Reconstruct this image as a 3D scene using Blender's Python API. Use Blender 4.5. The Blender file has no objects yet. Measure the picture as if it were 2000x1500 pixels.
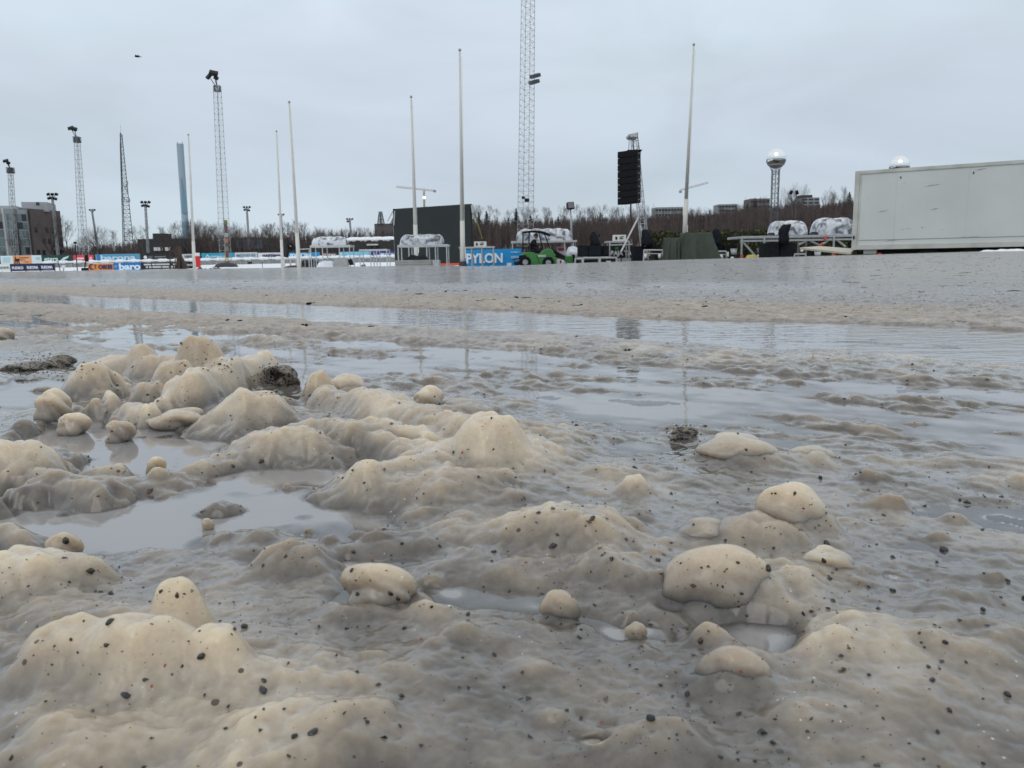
import bpy, math, random
import numpy as np
from mathutils import Vector, Matrix, Euler

# ------------------------------------------------------------------ camera, world, sun, exposure
random.seed(7)
SC = bpy.context.scene
COL = SC.collection
R = math.radians
F = 1500.0                      # focal length in pixels of a 2000 px wide frame
CAMZ = 0.20
PITCH, ROLL = 9.28, -1.03
cam_d = bpy.data.cameras.new('camera'); cam = bpy.data.objects.new('camera', cam_d); COL.objects.link(cam)
CM = (Matrix.Rotation(R(90 - PITCH), 3, 'X') @ Matrix.Rotation(R(ROLL), 3, 'Z'))
cam.matrix_world = Matrix.Translation((0, 0, CAMZ)) @ CM.to_4x4()
cam_d.sensor_width = 36; cam_d.lens = 36 * F / 2000
cam_d.clip_start = 0.01; cam_d.clip_end = 6000
cam_d.dof.use_dof = True; cam_d.dof.focus_distance = 0.95; cam_d.dof.aperture_fstop = 30
SC.camera = cam

SC.view_settings.view_transform = 'Standard'; SC.view_settings.look = 'None'
SC.view_settings.exposure = 0; SC.view_settings.gamma = 1
world = bpy.data.worlds.new('World'); SC.world = world; world.use_nodes = True
wn, wl = world.node_tree.nodes, world.node_tree.links
SUN_EL, SUN_ROT = 48, 200
bg = wn['Background']
sky = wn.new('ShaderNodeTexSky'); sky.sky_type = 'NISHITA'; sky.sun_disc = False
sky.sun_elevation = R(SUN_EL); sky.sun_rotation = R(SUN_ROT)
tc = wn.new('ShaderNodeTexCoord'); sep = wn.new('ShaderNodeSeparateXYZ'); wl.new(tc.outputs['Generated'], sep.inputs[0])
mp = wn.new('ShaderNodeMapping'); mp.inputs['Scale'].default_value = (1.6, 1.6, 5.0); wl.new(tc.outputs['Generated'], mp.inputs[0])
nz = wn.new('ShaderNodeTexNoise'); nz.inputs['Scale'].default_value = 1.7; nz.inputs['Detail'].default_value = 5
nz.inputs['Roughness'].default_value = 0.5; nz.inputs['Distortion'].default_value = 0.6
wl.new(mp.outputs[0], nz.inputs['Vector'])
cr = wn.new('ShaderNodeValToRGB'); ce = cr.color_ramp          # overcast colour by height above the horizon
ce.elements[0].position = 0.0; ce.elements[0].color = (0.66, 0.75, 0.83, 1)
ce.elements[1].position = 1.0; ce.elements[1].color = (0.95, 0.97, 1.0, 1)
for p, c in ((0.10, (0.605, 0.705, 0.800)), (0.20, (0.660, 0.760, 0.850)), (0.33, (0.760, 0.870, 0.98)), (0.5, (0.88, 0.95, 1.0))):
    e = ce.elements.new(p); e.color = c + (1,)
wl.new(sep.outputs['Z'], cr.inputs[0])
mr = wn.new('ShaderNodeMapRange'); mr.inputs['From Min'].default_value = 0.3; mr.inputs['From Max'].default_value = 0.7
mr.inputs['To Min'].default_value = 0.90; mr.inputs['To Max'].default_value = 1.08; wl.new(nz.outputs['Fac'], mr.inputs['Value'])
mul = wn.new('ShaderNodeVectorMath'); mul.operation = 'SCALE'; wl.new(cr.outputs[0], mul.inputs[0]); wl.new(mr.outputs[0], mul.inputs['Scale'])
ns = wn.new('ShaderNodeVectorMath'); ns.operation = 'SCALE'; ns.inputs['Scale'].default_value = 0.05; wl.new(sky.outputs[0], ns.inputs[0])
mx = wn.new('ShaderNodeMix'); mx.data_type = 'RGBA'; mx.inputs['Factor'].default_value = 0.90
nz2 = wn.new('ShaderNodeTexNoise'); nz2.inputs['Scale'].default_value = 1.1; nz2.inputs['Detail'].default_value = 3; wl.new(mp.outputs[0], nz2.inputs['Vector'])
mr2 = wn.new('ShaderNodeMapRange'); mr2.inputs['From Min'].default_value = .42; mr2.inputs['From Max'].default_value = .6; wl.new(nz2.outputs['Fac'], mr2.inputs['Value'])
tint = wn.new('ShaderNodeMix'); tint.data_type = 'RGBA'; tint.inputs['A'].default_value = (.97, 1.0, .99, 1); tint.inputs['B'].default_value = (1.01, .985, 1.00, 1); wl.new(mr2.outputs[0], tint.inputs['Factor'])
mt = wn.new('ShaderNodeVectorMath'); mt.operation = 'MULTIPLY'; wl.new(mul.outputs[0], mt.inputs[0]); wl.new(tint.outputs['Result'], mt.inputs[1])
wl.new(ns.outputs[0], mx.inputs['A']); wl.new(mt.outputs[0], mx.inputs['B'])
wl.new(mx.outputs['Result'], bg.inputs['Color']); bg.inputs['Strength'].default_value = 1.0
sd = bpy.data.lights.new('sun', 'SUN'); sd.energy = 0.55; sd.angle = R(35); sd.color = (1, 0.97, 0.92)
sun = bpy.data.objects.new('sun', sd); COL.objects.link(sun)
_dir = Vector((math.sin(R(SUN_ROT)) * math.cos(R(SUN_EL)), math.cos(R(SUN_ROT)) * math.cos(R(SUN_EL)), math.sin(R(SUN_EL))))
sun.rotation_euler = _dir.to_track_quat('Z', 'Y').to_euler()

# ------------------------------------------------------------------ helpers
def ray(px, py):
    return CM @ Vector(((px - 1000) / F, -(py - 750) / F, -1))
def W(px, py, Y):
    """world point seen at photo pixel (px, py) at distance Y ahead"""
    d = ray(px, py)
    return Vector((0, 0, CAMZ)) + d * (Y / d.y)
def G(px, py, z=0.0):
    d = ray(px, py); t = (z - CAMZ) / d.z
    return Vector((d.x * t, d.y * t, z))

class MB:
    def __init__(s): s.v = []; s.f = []
    def add(s, vs, fs):
        n = len(s.v); s.v += [tuple(v) for v in vs]; s.f += [tuple(i + n for i in f) for f in fs]
        return s
    def box(s, lo, hi, M=None):
        x0, y0, z0 = lo; x1, y1, z1 = hi
        vs = [(x0,y0,z0),(x1,y0,z0),(x1,y1,z0),(x0,y1,z0),(x0,y0,z1),(x1,y0,z1),(x1,y1,z1),(x0,y1,z1)]
        if M: vs = [M @ Vector(v) for v in vs]
        return s.add(vs, [(0,3,2,1),(4,5,6,7),(0,1,5,4),(1,2,6,5),(2,3,7,6),(3,0,4,7)])
    def quadbox(s, a, b, th, z0, z1):
        """upright slab from plan point a to b, thickness th away from the viewer"""
        a, b = Vector(a).to_2d(), Vector(b).to_2d(); d = (b - a).normalized(); n = Vector((-d.y, d.x)) * th
        p = [a, b, b + n, a + n]
        vs = [(q.x, q.y, z0) for q in p] + [(q.x, q.y, z1) for q in p]
        return s.add(vs, [(0,3,2,1),(4,5,6,7),(0,1,5,4),(1,2,6,5),(2,3,7,6),(3,0,4,7)])
    def tube(s, p, q, r, r2=None, n=8, caps=True):
        p, q = Vector(p), Vector(q); r2 = r if r2 is None else r2
        d = (q - p)
        if d.length < 1e-9: return s
        d.normalize(); a = d.orthogonal().normalized(); b = d.cross(a)
        vs = []
        for c, rr in ((p, r), (q, r2)):
            for i in range(n):
                t = 2 * math.pi * (i + .5) / n; vs.append(c + a * (rr * math.cos(t)) + b * (rr * math.sin(t)))
        fs = [(i, (i + 1) % n, n + (i + 1) % n, n + i) for i in range(n)]
        if caps: fs += [tuple(range(n))[::-1], tuple(range(n, 2 * n))]
        return s.add(vs, fs)
    def sphere(s, c, r, n=16, m=10, sx=1, sy=1, sz=1):
        c = Vector(c); vs = []; fs = []
        for j in range(m + 1):
            ph = math.pi * j / m
            for i in range(n):
                t = 2 * math.pi * i / n
                vs.append(c + Vector((r*sx*math.sin(ph)*math.cos(t), r*sy*math.sin(ph)*math.sin(t), r*sz*math.cos(ph))))
        for j in range(m):
            for i in range(n):
                fs.append((j*n+i, (j+1)*n+i, (j+1)*n+(i+1)%n, j*n+(i+1)%n))
        return s.add(vs, fs)
    def prism(s, pts, off):
        """pts: 3-D outline, extruded by vector off"""
        n = len(pts); pts = [Vector(p) for p in pts]; off = Vector(off)
        vs = pts + [p + off for p in pts]
        return s.add(vs, [tuple(range(n)), tuple(range(2*n-1, n-1, -1))] + [(i, n+i, n+(i+1)%n, (i+1)%n) for i in range(n)])
    def lattice(s, p0, p1, w0, w1, n, rl, rb, sides=4, rot=0.3):
        p0, p1 = Vector(p0), Vector(p1)
        ring = []
        for k in range(n + 1):
            t = k / n; c = p0.lerp(p1, t); w = (w0 + (w1 - w0) * t) / math.sqrt(2 if sides == 4 else 1.7)
            ring.append([c + Vector((w*math.cos(rot + 2*math.pi*i/sides), w*math.sin(rot + 2*math.pi*i/sides), 0)) for i in range(sides)])
        for i in range(sides):
            s.tube(ring[0][i], ring[n][i], rl, n=5)
            for k in range(n):
                j = (i + 1) % sides
                a, b = (ring[k][i], ring[k+1][j]) if (k % 2 == 0) else (ring[k][j], ring[k+1][i])
                s.tube(a, b, rb, n=3, caps=False)
                s.tube(ring[k][i], ring[k][j], rb, n=3, caps=False)
        return s
    def build(s, name, mat, parent=None, smooth=False, bevel=0):
        me = bpy.data.meshes.new(name); me.from_pydata(s.v, [], s.f); me.materials.append(mat)
        if smooth: me.polygons.foreach_set('use_smooth', [True] * len(me.polygons))
        me.update()
        o = bpy.data.objects.new(name, me); COL.objects.link(o)
        attach(o, parent)
        if bevel:
            b = o.modifiers.new('bevel', 'BEVEL'); b.width = bevel; b.segments = 2; b.limit_method = 'ANGLE'
        return o
INV = {}
def attach(o, parent):
    if parent is not None:
        o.parent = parent
        inv = INV.get(parent.name)
        if inv is None: inv = Matrix.Identity(4) if parent.type != 'EMPTY' else parent.matrix_basis.inverted()
        o.matrix_parent_inverse = inv
def tag(o, label=None, cat=None, group=None, kind=None):
    if label: o['label'] = label
    if cat: o['category'] = cat
    if group: o['group'] = group
    if kind: o['kind'] = kind
    return o
def thing(name, label, cat, loc, group=None):
    o = bpy.data.objects.new(name, None); COL.objects.link(o); o.location = loc; o.empty_display_size = .2
    INV[o.name] = Matrix.Translation(-Vector(loc))
    return tag(o, label, cat, group)
def dup(root, loc, rz=0, label=None, scale=1, group=None):
    r = root.copy(); COL.objects.link(r); r.location = loc; r.rotation_euler = (0, 0, rz); r.scale = (scale,) * 3
    if label: r['label'] = label
    if group: r['group'] = group
    for ch in list(root.children):
        c = ch.copy(); COL.objects.link(c); c.parent = r
        for g in ch.children:
            d = g.copy(); COL.objects.link(d); d.parent = c
    return r

def mat(name, col, rough=.6, metal=0, var=.12, scale=6, bump=0.0, bscale=40, spec=.5, coat=0, alpha=1, dirt=None):
    m = bpy.data.materials.new(name); m.use_nodes = True
    n, l = m.node_tree.nodes, m.node_tree.links; p = n['Principled BSDF']
    g = n.new('ShaderNodeTexCoord'); z = n.new('ShaderNodeTexNoise'); z.inputs['Scale'].default_value = scale; z.inputs['Detail'].default_value = 6
    l.new(g.outputs['Object'], z.inputs['Vector'])
    r = n.new('ShaderNodeValToRGB')
    a = tuple(min(1, c * (1 - var)) for c in col[:3]); b = tuple(min(1, c * (1 + var)) for c in col[:3])
    r.color_ramp.elements[0].position = .3; r.color_ramp.elements[1].position = .7
    r.color_ramp.elements[0].color = a + (1,); r.color_ramp.elements[1].color = b + (1,)
    if dirt: r.color_ramp.elements[0].color = dirt + (1,); r.color_ramp.elements[0].position = .36; r.color_ramp.elements[1].position = .48; r.color_ramp.elements[1].color = tuple(col[:3]) + (1,)
    l.new(z.outputs['Fac'], r.inputs[0]); l.new(r.outputs[0], p.inputs['Base Color'])
    p.inputs['Roughness'].default_value = rough; p.inputs['Metallic'].default_value = metal
    p.inputs['Specular IOR Level'].default_value = spec; p.inputs['Coat Weight'].default_value = coat; p.inputs['Alpha'].default_value = alpha
    if bump:
        z2 = n.new('ShaderNodeTexNoise'); z2.inputs['Scale'].default_value = bscale; z2.inputs['Detail'].default_value = 5; l.new(g.outputs['Object'], z2.inputs['Vector'])
        bb = n.new('ShaderNodeBump'); bb.inputs['Strength'].default_value = bump; bb.inputs['Distance'].default_value = .02
        l.new(z2.outputs['Fac'], bb.inputs['Height']); l.new(bb.outputs[0], p.inputs['Normal'])
    return m

# ------------------------------------------------------------------ numpy noise
_rng = np.random.RandomState(11)
_perm = np.concatenate([_rng.permutation(256)] * 2)
_ga = _rng.rand(256) * 2 * np.pi; _gx, _gy = np.cos(_ga), np.sin(_ga)
def perlin(x, y):
    xi = np.floor(x).astype(np.int64); yi = np.floor(y).astype(np.int64); xf = x - xi; yf = y - yi
    u = xf**3 * (xf * (xf * 6 - 15) + 10); v = yf**3 * (yf * (yf * 6 - 15) + 10)
    def g(ix, iy, dx, dy):
        h = _perm[(_perm[ix & 255] + iy) & 255]; return _gx[h] * dx + _gy[h] * dy
    a = g(xi, yi, xf, yf); b = g(xi + 1, yi, xf - 1, yf); c = g(xi, yi + 1, xf, yf - 1); d = g(xi + 1, yi + 1, xf - 1, yf - 1)
    return 1.5 * ((a + (b - a) * u) + ((c + (d - c) * u) - (a + (b - a) * u)) * v)
def fbm(x, y, o=4, g=.5):
    s = 0; a = 1
    for i in range(o):
        s = s + a * perlin(x * 2**i + 17.3 * i, y * 2**i - 9.1 * i); a *= g
    return s
def sstep(a, b, x):
    t = np.clip((x - a) / (b - a), 0, 1); return t * t * (3 - 2 * t)

# ------------------------------------------------------------------ slush, water, snow, ground
NX, NY = .63, .777                       # direction across the wheel ruts
# (x, top y, front foot y, width, profile) of each mound as it shows in the photo; profile 0 soft .. 1 egg
MOUNDS = [
 (190,694,780,130,.3),(285,664,742,70,.6),(395,648,765,100,.4),(345,695,790,90,.5),
 (440,700,775,110,.5),(500,748,850,150,.4),(625,722,795,60,.3),(745,765,835,150,.3),(210,757,822,80,.6),(300,742,800,80,.5),
 (270,775,835,150,.3),(600,830,912,330,.1),(470,800,860,200,.2),(960,792,945,160,.2),(960,860,950,330,.0),(800,838,905,200,.1),(860,920,1005,230,.15),(720,930,1000,260,.1),
 (900,790,850,200,.1),(1020,830,900,240,.1),(30,845,955,190,.3),(125,868,915,110,.4),(30,925,1010,180,.3),(90,905,950,50,.7),
 (215,900,948,110,.3),(430,948,1012,100,.5),(560,968,988,80,.5),(60,1062,1210,260,.3),(175,1085,1180,130,.5),(20,1020,1100,160,.3),
 (590,1063,1150,180,.3),(1130,978,1110,250,.3),(1030,1000,1100,170,.3),(1190,1010,1110,170,.3),(364,1098,1330,140,.35),(285,1175,1420,300,.25),(430,1225,1400,140,.3),(150,1200,1400,220,.15),
 (1190,1085,1170,170,.2),(1270,1108,1185,110,.4),(1480,1010,1100,180,.2),(1735,963,1010,80,.4),(1690,1228,1330,260,.1),(1640,1265,1340,170,.1),
 (620,1322,1440,330,.2),(600,1392,1600,420,.3),(1270,1436,1540,240,.3),(1700,1392,1440,300,.0),(1820,960,985,260,.0),(1200,912,955,170,.1),
 (1060,850,905,260,.0),(850,1330,1420,300,.0),(180,1420,1600,360,.2),(1900,1235,1330,300,.0),(300,1320,1500,620,.0),(90,1215,1330,420,.0),(640,1480,1600,700,.0),(1110,1062,1150,420,.0),(900,930,1000,420,.0),(1430,1165,1230,420,.0),(1500,1180,1220,120,.2),(420,880,930,120,.1),(690,1180,1240,120,.2),
 (560,1030,1065,200,.0),(880,1040,1080,140,.2),(1350,930,960,200,.0),(1560,1130,1180,120,.3),(1380,1240,1290,80,.2),(980,1250,1300,200,.0),
]
LOGS = [  # ridge from pixel a to pixel b: (ax, ay, bx, by, width m, height m)
 (370,812,520,752,.050,.052),(300,832,410,775,.045,.040),(640,800,900,870,.06,.030),(200,735,420,745,.07,.035),(550,900,760,870,.05,.024),
 (700,975,900,925,.05,.022),(40,960,200,985,.05,.02),
]
POOLS = [ # flat water patches: (x, y, rx px, ry px, depth m)
 (300,885,210,40,.035),(400,1010,300,45,.035),(90,1010,130,30,.02),(60,770,120,28,.03),(560,925,170,24,.03),(640,1030,190,34,.012),(230,1040,160,30,.02),
 (170,855,120,35,.03),(1480,1235,90,42,.022),(700,1190,70,24,.018),(330,820,60,16,.012),(800,1100,120,16,.007),
 (1150,880,120,12,.010),(660,985,50,8,.01),(540,1110,100,16,.006),(1000,1180,160,20,.005),
]
LUMPS = [
 (107,764,826,66,'knobbly cream ice lump standing in the left pool',1,0,.8,0,.3),
 (146,808,852,56,'smaller pale ice lump in the pool in front of the knobbly cream one',2,0,.8,.1,.25),
 (236,822,866,52,'translucent white ice lump alone in the left pool with dark reflection',3,0,.8,0,.3),
 (355,795,842,100,'wide pale ice lump at the foot of the big slush pile',4,0,.7,.1,.25),
 (305,893,930,34,'small pointed translucent ice lump with dark fleck in the pool',5,0,.8,.25,.2),
 (408,1012,1036,26,'tiny shiny white ice nub at the pool edge',6,0,.8,0,.15),
 (545,714,764,60,'small grey ice chunk crusted with black grit on top of the slush pile',7,1,.9,0,.5),
 (683,728,784,70,'rounded cream ice lump right of the grit-crusted chunk',8,0,.9,0,.15),
 (838,755,802,58,'small cream ice lump at the pool edge behind the long mound',9,0,.9,0,.15),
 (1437,845,922,160,'largest smooth cream ice lump with glints, beside the smaller white one',10,0,.75,0,.14),
 (1588,869,912,88,'smooth white ice lump right of the largest cream one',11,0,.8,0,.10),
 (1334,834,866,52,'dirty grey ice lump with brown sand left of the largest cream one',12,1,.8,.2,.3),
 (1550,940,1062,140,'tall egg-shaped cream ice lump with two black flecks on top',13,0,.7,-.22,.10),
 (1375,1013,1078,120,'rounded white ice lump behind the long cream one',14,0,.8,0,.12),
 (1400,1066,1205,225,'long cream ice lump above the brown-bottomed puddle',15,0,.65,0,.12),
 (1620,1068,1140,110,'glinting pale ice lump right of the long cream one',16,0,.8,0,.25),
 (1428,1264,1375,145,'round pinkish ice lump in front of the brown-bottomed puddle',17,0,.75,0,.10),
 (1245,1214,1262,48,'little pointed ice lump left of the brown-bottomed puddle',18,0,.8,0,.15),
 (1092,1154,1225,80,'domed white ice lump with a red grain on its side',19,0,.8,0,.12),
 (745,1100,1205,150,'blocky cream ice lump with two black flecks over a dark puddle',20,0,.75,0,.2),
 (128,1040,1105,70,'pale ice lump holding one big black stone',21,0,.8,-.1,.12),
 (8,640,664,38,'small cream ice lump at the left edge beyond the slush pile',22,0,.8,0,.15),
 (118,695,722,46,'dark dirt-covered ice chunk left of the slush pile',23,1,.9,0,.35),
 (56,704,731,80,'flat blackened ice chunk furthest left of the slush pile',24,1,.8,0,.35),
]
_r = random.Random(5)
for _ in range(70):     # little half-melted knobs breaking up the left pools
    _x, _y, _w = _r.uniform(-20, 760), _r.uniform(765, 1090), _r.uniform(18, 60)
    MOUNDS.append((_x, _y - _w * _r.uniform(.35, .6), _y, _w, _r.uniform(.1, .7)))
for _ in range(46):     # soft low swellings in the near slush
    _x, _y = _r.uniform(700, 2020), _r.uniform(960, 1480); _w = _r.uniform(40, 130) * (_y / 1200)
    MOUNDS.append((_x, _y - _w * _r.uniform(.42, .55), _y, _w, .1))
def solve_mound(m):
    x, yt, yb, w, e = m
    cf = G(x, yb); d = ray(x, yb); s = 1.0
    rx = w / 2 * cf.y / (F * .98)
    ry = rx * .85
    c = Vector((cf.x, cf.y)); u = c.normalized(); c = c + u * ry
    rx = w / 2 * c.y / (F * .98)
    top = W(x, yt, c.y)
    return c.x, c.y, max(.004, top.z * (.76 if yb > 1000 else .86)), rx, ry, e
CREST = ([0,400,700,1000,1150,1300,1500,1660,1900,2300],[.050,.022,.000,-.020,.030,.065,.090,.110,.150,.16])
def far_height(x, y):
    px = 1000 + F * x / np.maximum(y, 1.)
    c = np.interp(px, *CREST) + .006
    z = c * sstep(3.0, 19, y)
    drop = sstep(22.5, 27, y)
    return z - drop * (.55 * sstep(850, 1150, px)) - drop * .05
def slush_height(x, y):
    u = NX * x + NY * y; v = -NY * x + NX * y
    wu = u + .07 * fbm(v * 1.1, u * 1.5, 3) + .03 * fbm(v * 6, u * 6, 2)
    base = np.interp(wu, [-3,.60,.72,.86,1.2,1.34,1.46,1.58,1.66,2.20,2.30,2.5,3.0,3.3,5], [.006,.006,.004,-.0030,-.0045,.007,.012,.011,-.028,-.028,.008,.010,.008,.006,.006])
    near = 1 - sstep(3, 6, u)
    # floating slush rafts within the shallow pool
    n1 = fbm(v * 3.2 + 4, u * 8.5, 4, .55)
    n2 = fbm(v * 14, u * 20 + 3, 3, .55)
    fine = fbm(x * 70, y * 70, 3, .6)
    z = base + .0040 * n2 * sstep(2.1, 2.4, u) * (1 - sstep(3.4, 5, u)) + .0035 * n2 * sstep(.75, .9, u) * (1 - sstep(1.3, 1.5, u)) + (.0028 + .0115 * sstep(.62, .85, u) * (1 - sstep(1.25, 1.4, u)) - .0035 * sstep(1.3, 1.42, u)) * n1 * (1 - .8 * sstep(3, 8, u)) + (.0012 + .0018 * sstep(.6, .8, u)) * n2 * near + .0009 * fine * near + .0022 * fbm(v * 30, u * 42, 3) * sstep(.8, 1.4, u) * near
    for px, py, rx, ry, dp in POOLS:
        c = G(px, py); a = rx * c.y / F; b = abs(G(px, py - ry).y - c.y)
        dd = ((x - c.x) / a)**2 + ((y - c.y) / b)**2
        dd = dd * (1 + .5 * n2 + .9 * n1) + .25 * np.abs(n1)
        z = z - dp * np.exp(-np.minimum(dd, 30)**1.5 * .8) 
    wx = .007 * fbm(x * 14 + 5, y * 14, 3); wy = .007 * fbm(x * 14 - 8, y * 14 + 20, 3)
    lump = np.full_like(z, -1.)
    def prof(dd, e):
        soft = 1 / (1 + (dd * 1.15)**2)**1.35; hard = np.sqrt(np.clip(1 - dd * .9, 0, 1)) * .8 + .2 * np.exp(-dd * 1.5)
        return soft * (1 - e) + hard * e
    acc = np.zeros_like(z); ridged = 1 - 2 * np.abs(perlin(x * 16 + 30 * wx, y * 22 + 9))
    k = 230.
    for m in MOUNDS:
        cx, cy, h, rx, ry, e = solve_mound(m); e *= .6
        sel = (np.abs(x - cx) < 2.6 * rx + .02) & (np.abs(y - cy) < 2.6 * ry + .02)
        if not sel.any(): continue
        X = x[sel] + wx[sel] * (rx / .04 if rx < .04 else 1) - cx; Y = y[sel] + wy[sel] * (ry / .04 if ry < .04 else 1) - cy
        dd = (X / (rx * 1.1))**2 + (Y / (ry * 1.1))**2
        acc[sel] += np.expm1(k * (h + .001) * prof(dd, e) * (1 + .05 * n2[sel]))
    for (px_, yt_, yb_, w_, _l, sd__, _d, asp_, _ln, _k) in LUMPS:      # slush banked up round the foot of each loose lump
        cf = G(px_, yb_); rx = w_ / 2 * cf.y / F; c2 = Vector((cf.x, cf.y)); c2 = c2 + c2.normalized() * rx * asp_ * .9; h = W(px_, yt_, c2.y).z
        if sd__ in (1, 2, 3, 5, 7, 9, 12, 22, 23, 24): continue
        sel = (np.abs(x - c2.x) < 3.5 * rx) & (np.abs(y - c2.y) < 3.5 * rx)
        if not sel.any(): continue
        dd = ((x[sel] + wx[sel] - c2.x) / (rx * 1.35))**2 + ((y[sel] + wy[sel] - c2.y) / (rx * asp_ * 1.45))**2
        acc[sel] += np.expm1(k * (h * (.62 if yt_ < 1000 else .40)) * prof(dd, .0))
    for ax, ay, bx, by, w, h in LOGS:
        a = G(ax, ay); b = G(bx, by); ex, ey = b.x - a.x, b.y - a.y; L = ex * ex + ey * ey
        t = np.clip(((x - a.x) * ex + (y - a.y) * ey) / L, 0, 1)
        dd = ((x + wx * .6 - a.x - t * ex)**2 + (y + wy * .6 - a.y - t * ey)**2) / (w * .5)**2
        sel = dd < 7
        acc[sel] += np.expm1(k * h * prof(dd[sel], .4) * (1 + .10 * n2[sel]))
    hl = np.log1p(acc) / k
    cov = sstep(.0, .012, hl)
    knob = np.abs(perlin(x * 26 + 60 * wx, y * 26 + 60 * wy)) + .4 * np.abs(perlin(x * 61, y * 61 + 3)) 
    z = z * (1 - .5 * cov) + hl + cov * (.0014 * ridged + .0032 * fbm(x * 20, y * 20, 3) + .0013 * fbm(x * 80, y * 80, 3) + .0042 * (knob - .25))
    # grainy clods all over the near slush
    z = z + far_height(x, y)
    return z

# fan-shaped sheet, dense where it lies close
ts = np.concatenate([np.linspace(-2.6, -.76, 110), np.linspace(-.755, .755, 1080), np.linspace(.76, 2.6, 110)])
ys = [.16]
while ys[-1] < 36: ys.append(ys[-1] + max(.0011, .0034 * ys[-1]))
ys = np.array(ys)
TT, YY = np.meshgrid(ts, ys)
XX = TT * (YY + .5 * np.exp(-YY / 1.2) + .02)
ZZ = slush_height(XX.ravel(), YY.ravel()).reshape(XX.shape)
def grid_object(name, X, Y, Z, m, smooth=True):
    h, w = X.shape; me = bpy.data.meshes.new(name)
    me.vertices.add(h * w); me.vertices.foreach_set('co', np.stack([X, Y, Z], -1).astype(np.float32).ravel())
    idx = np.arange(h * w, dtype=np.int32).reshape(h, w)
    q = np.stack([idx[:-1, :-1], idx[:-1, 1:], idx[1:, 1:], idx[1:, :-1]], -1).reshape(-1, 4)
    me.loops.add(q.size); me.loops.foreach_set('vertex_index', q.ravel())
    me.polygons.add(len(q)); me.polygons.foreach_set('loop_start', np.arange(0, q.size, 4, dtype=np.int32))
    me.polygons.foreach_set('loop_total', np.full(len(q), 4, dtype=np.int32))
    me.update(calc_edges=True)
    me.polygons.foreach_set('use_smooth', np.full(len(q), smooth))
    me.materials.append(m); o = bpy.data.objects.new(name, me); COL.objects.link(o); return o

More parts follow.
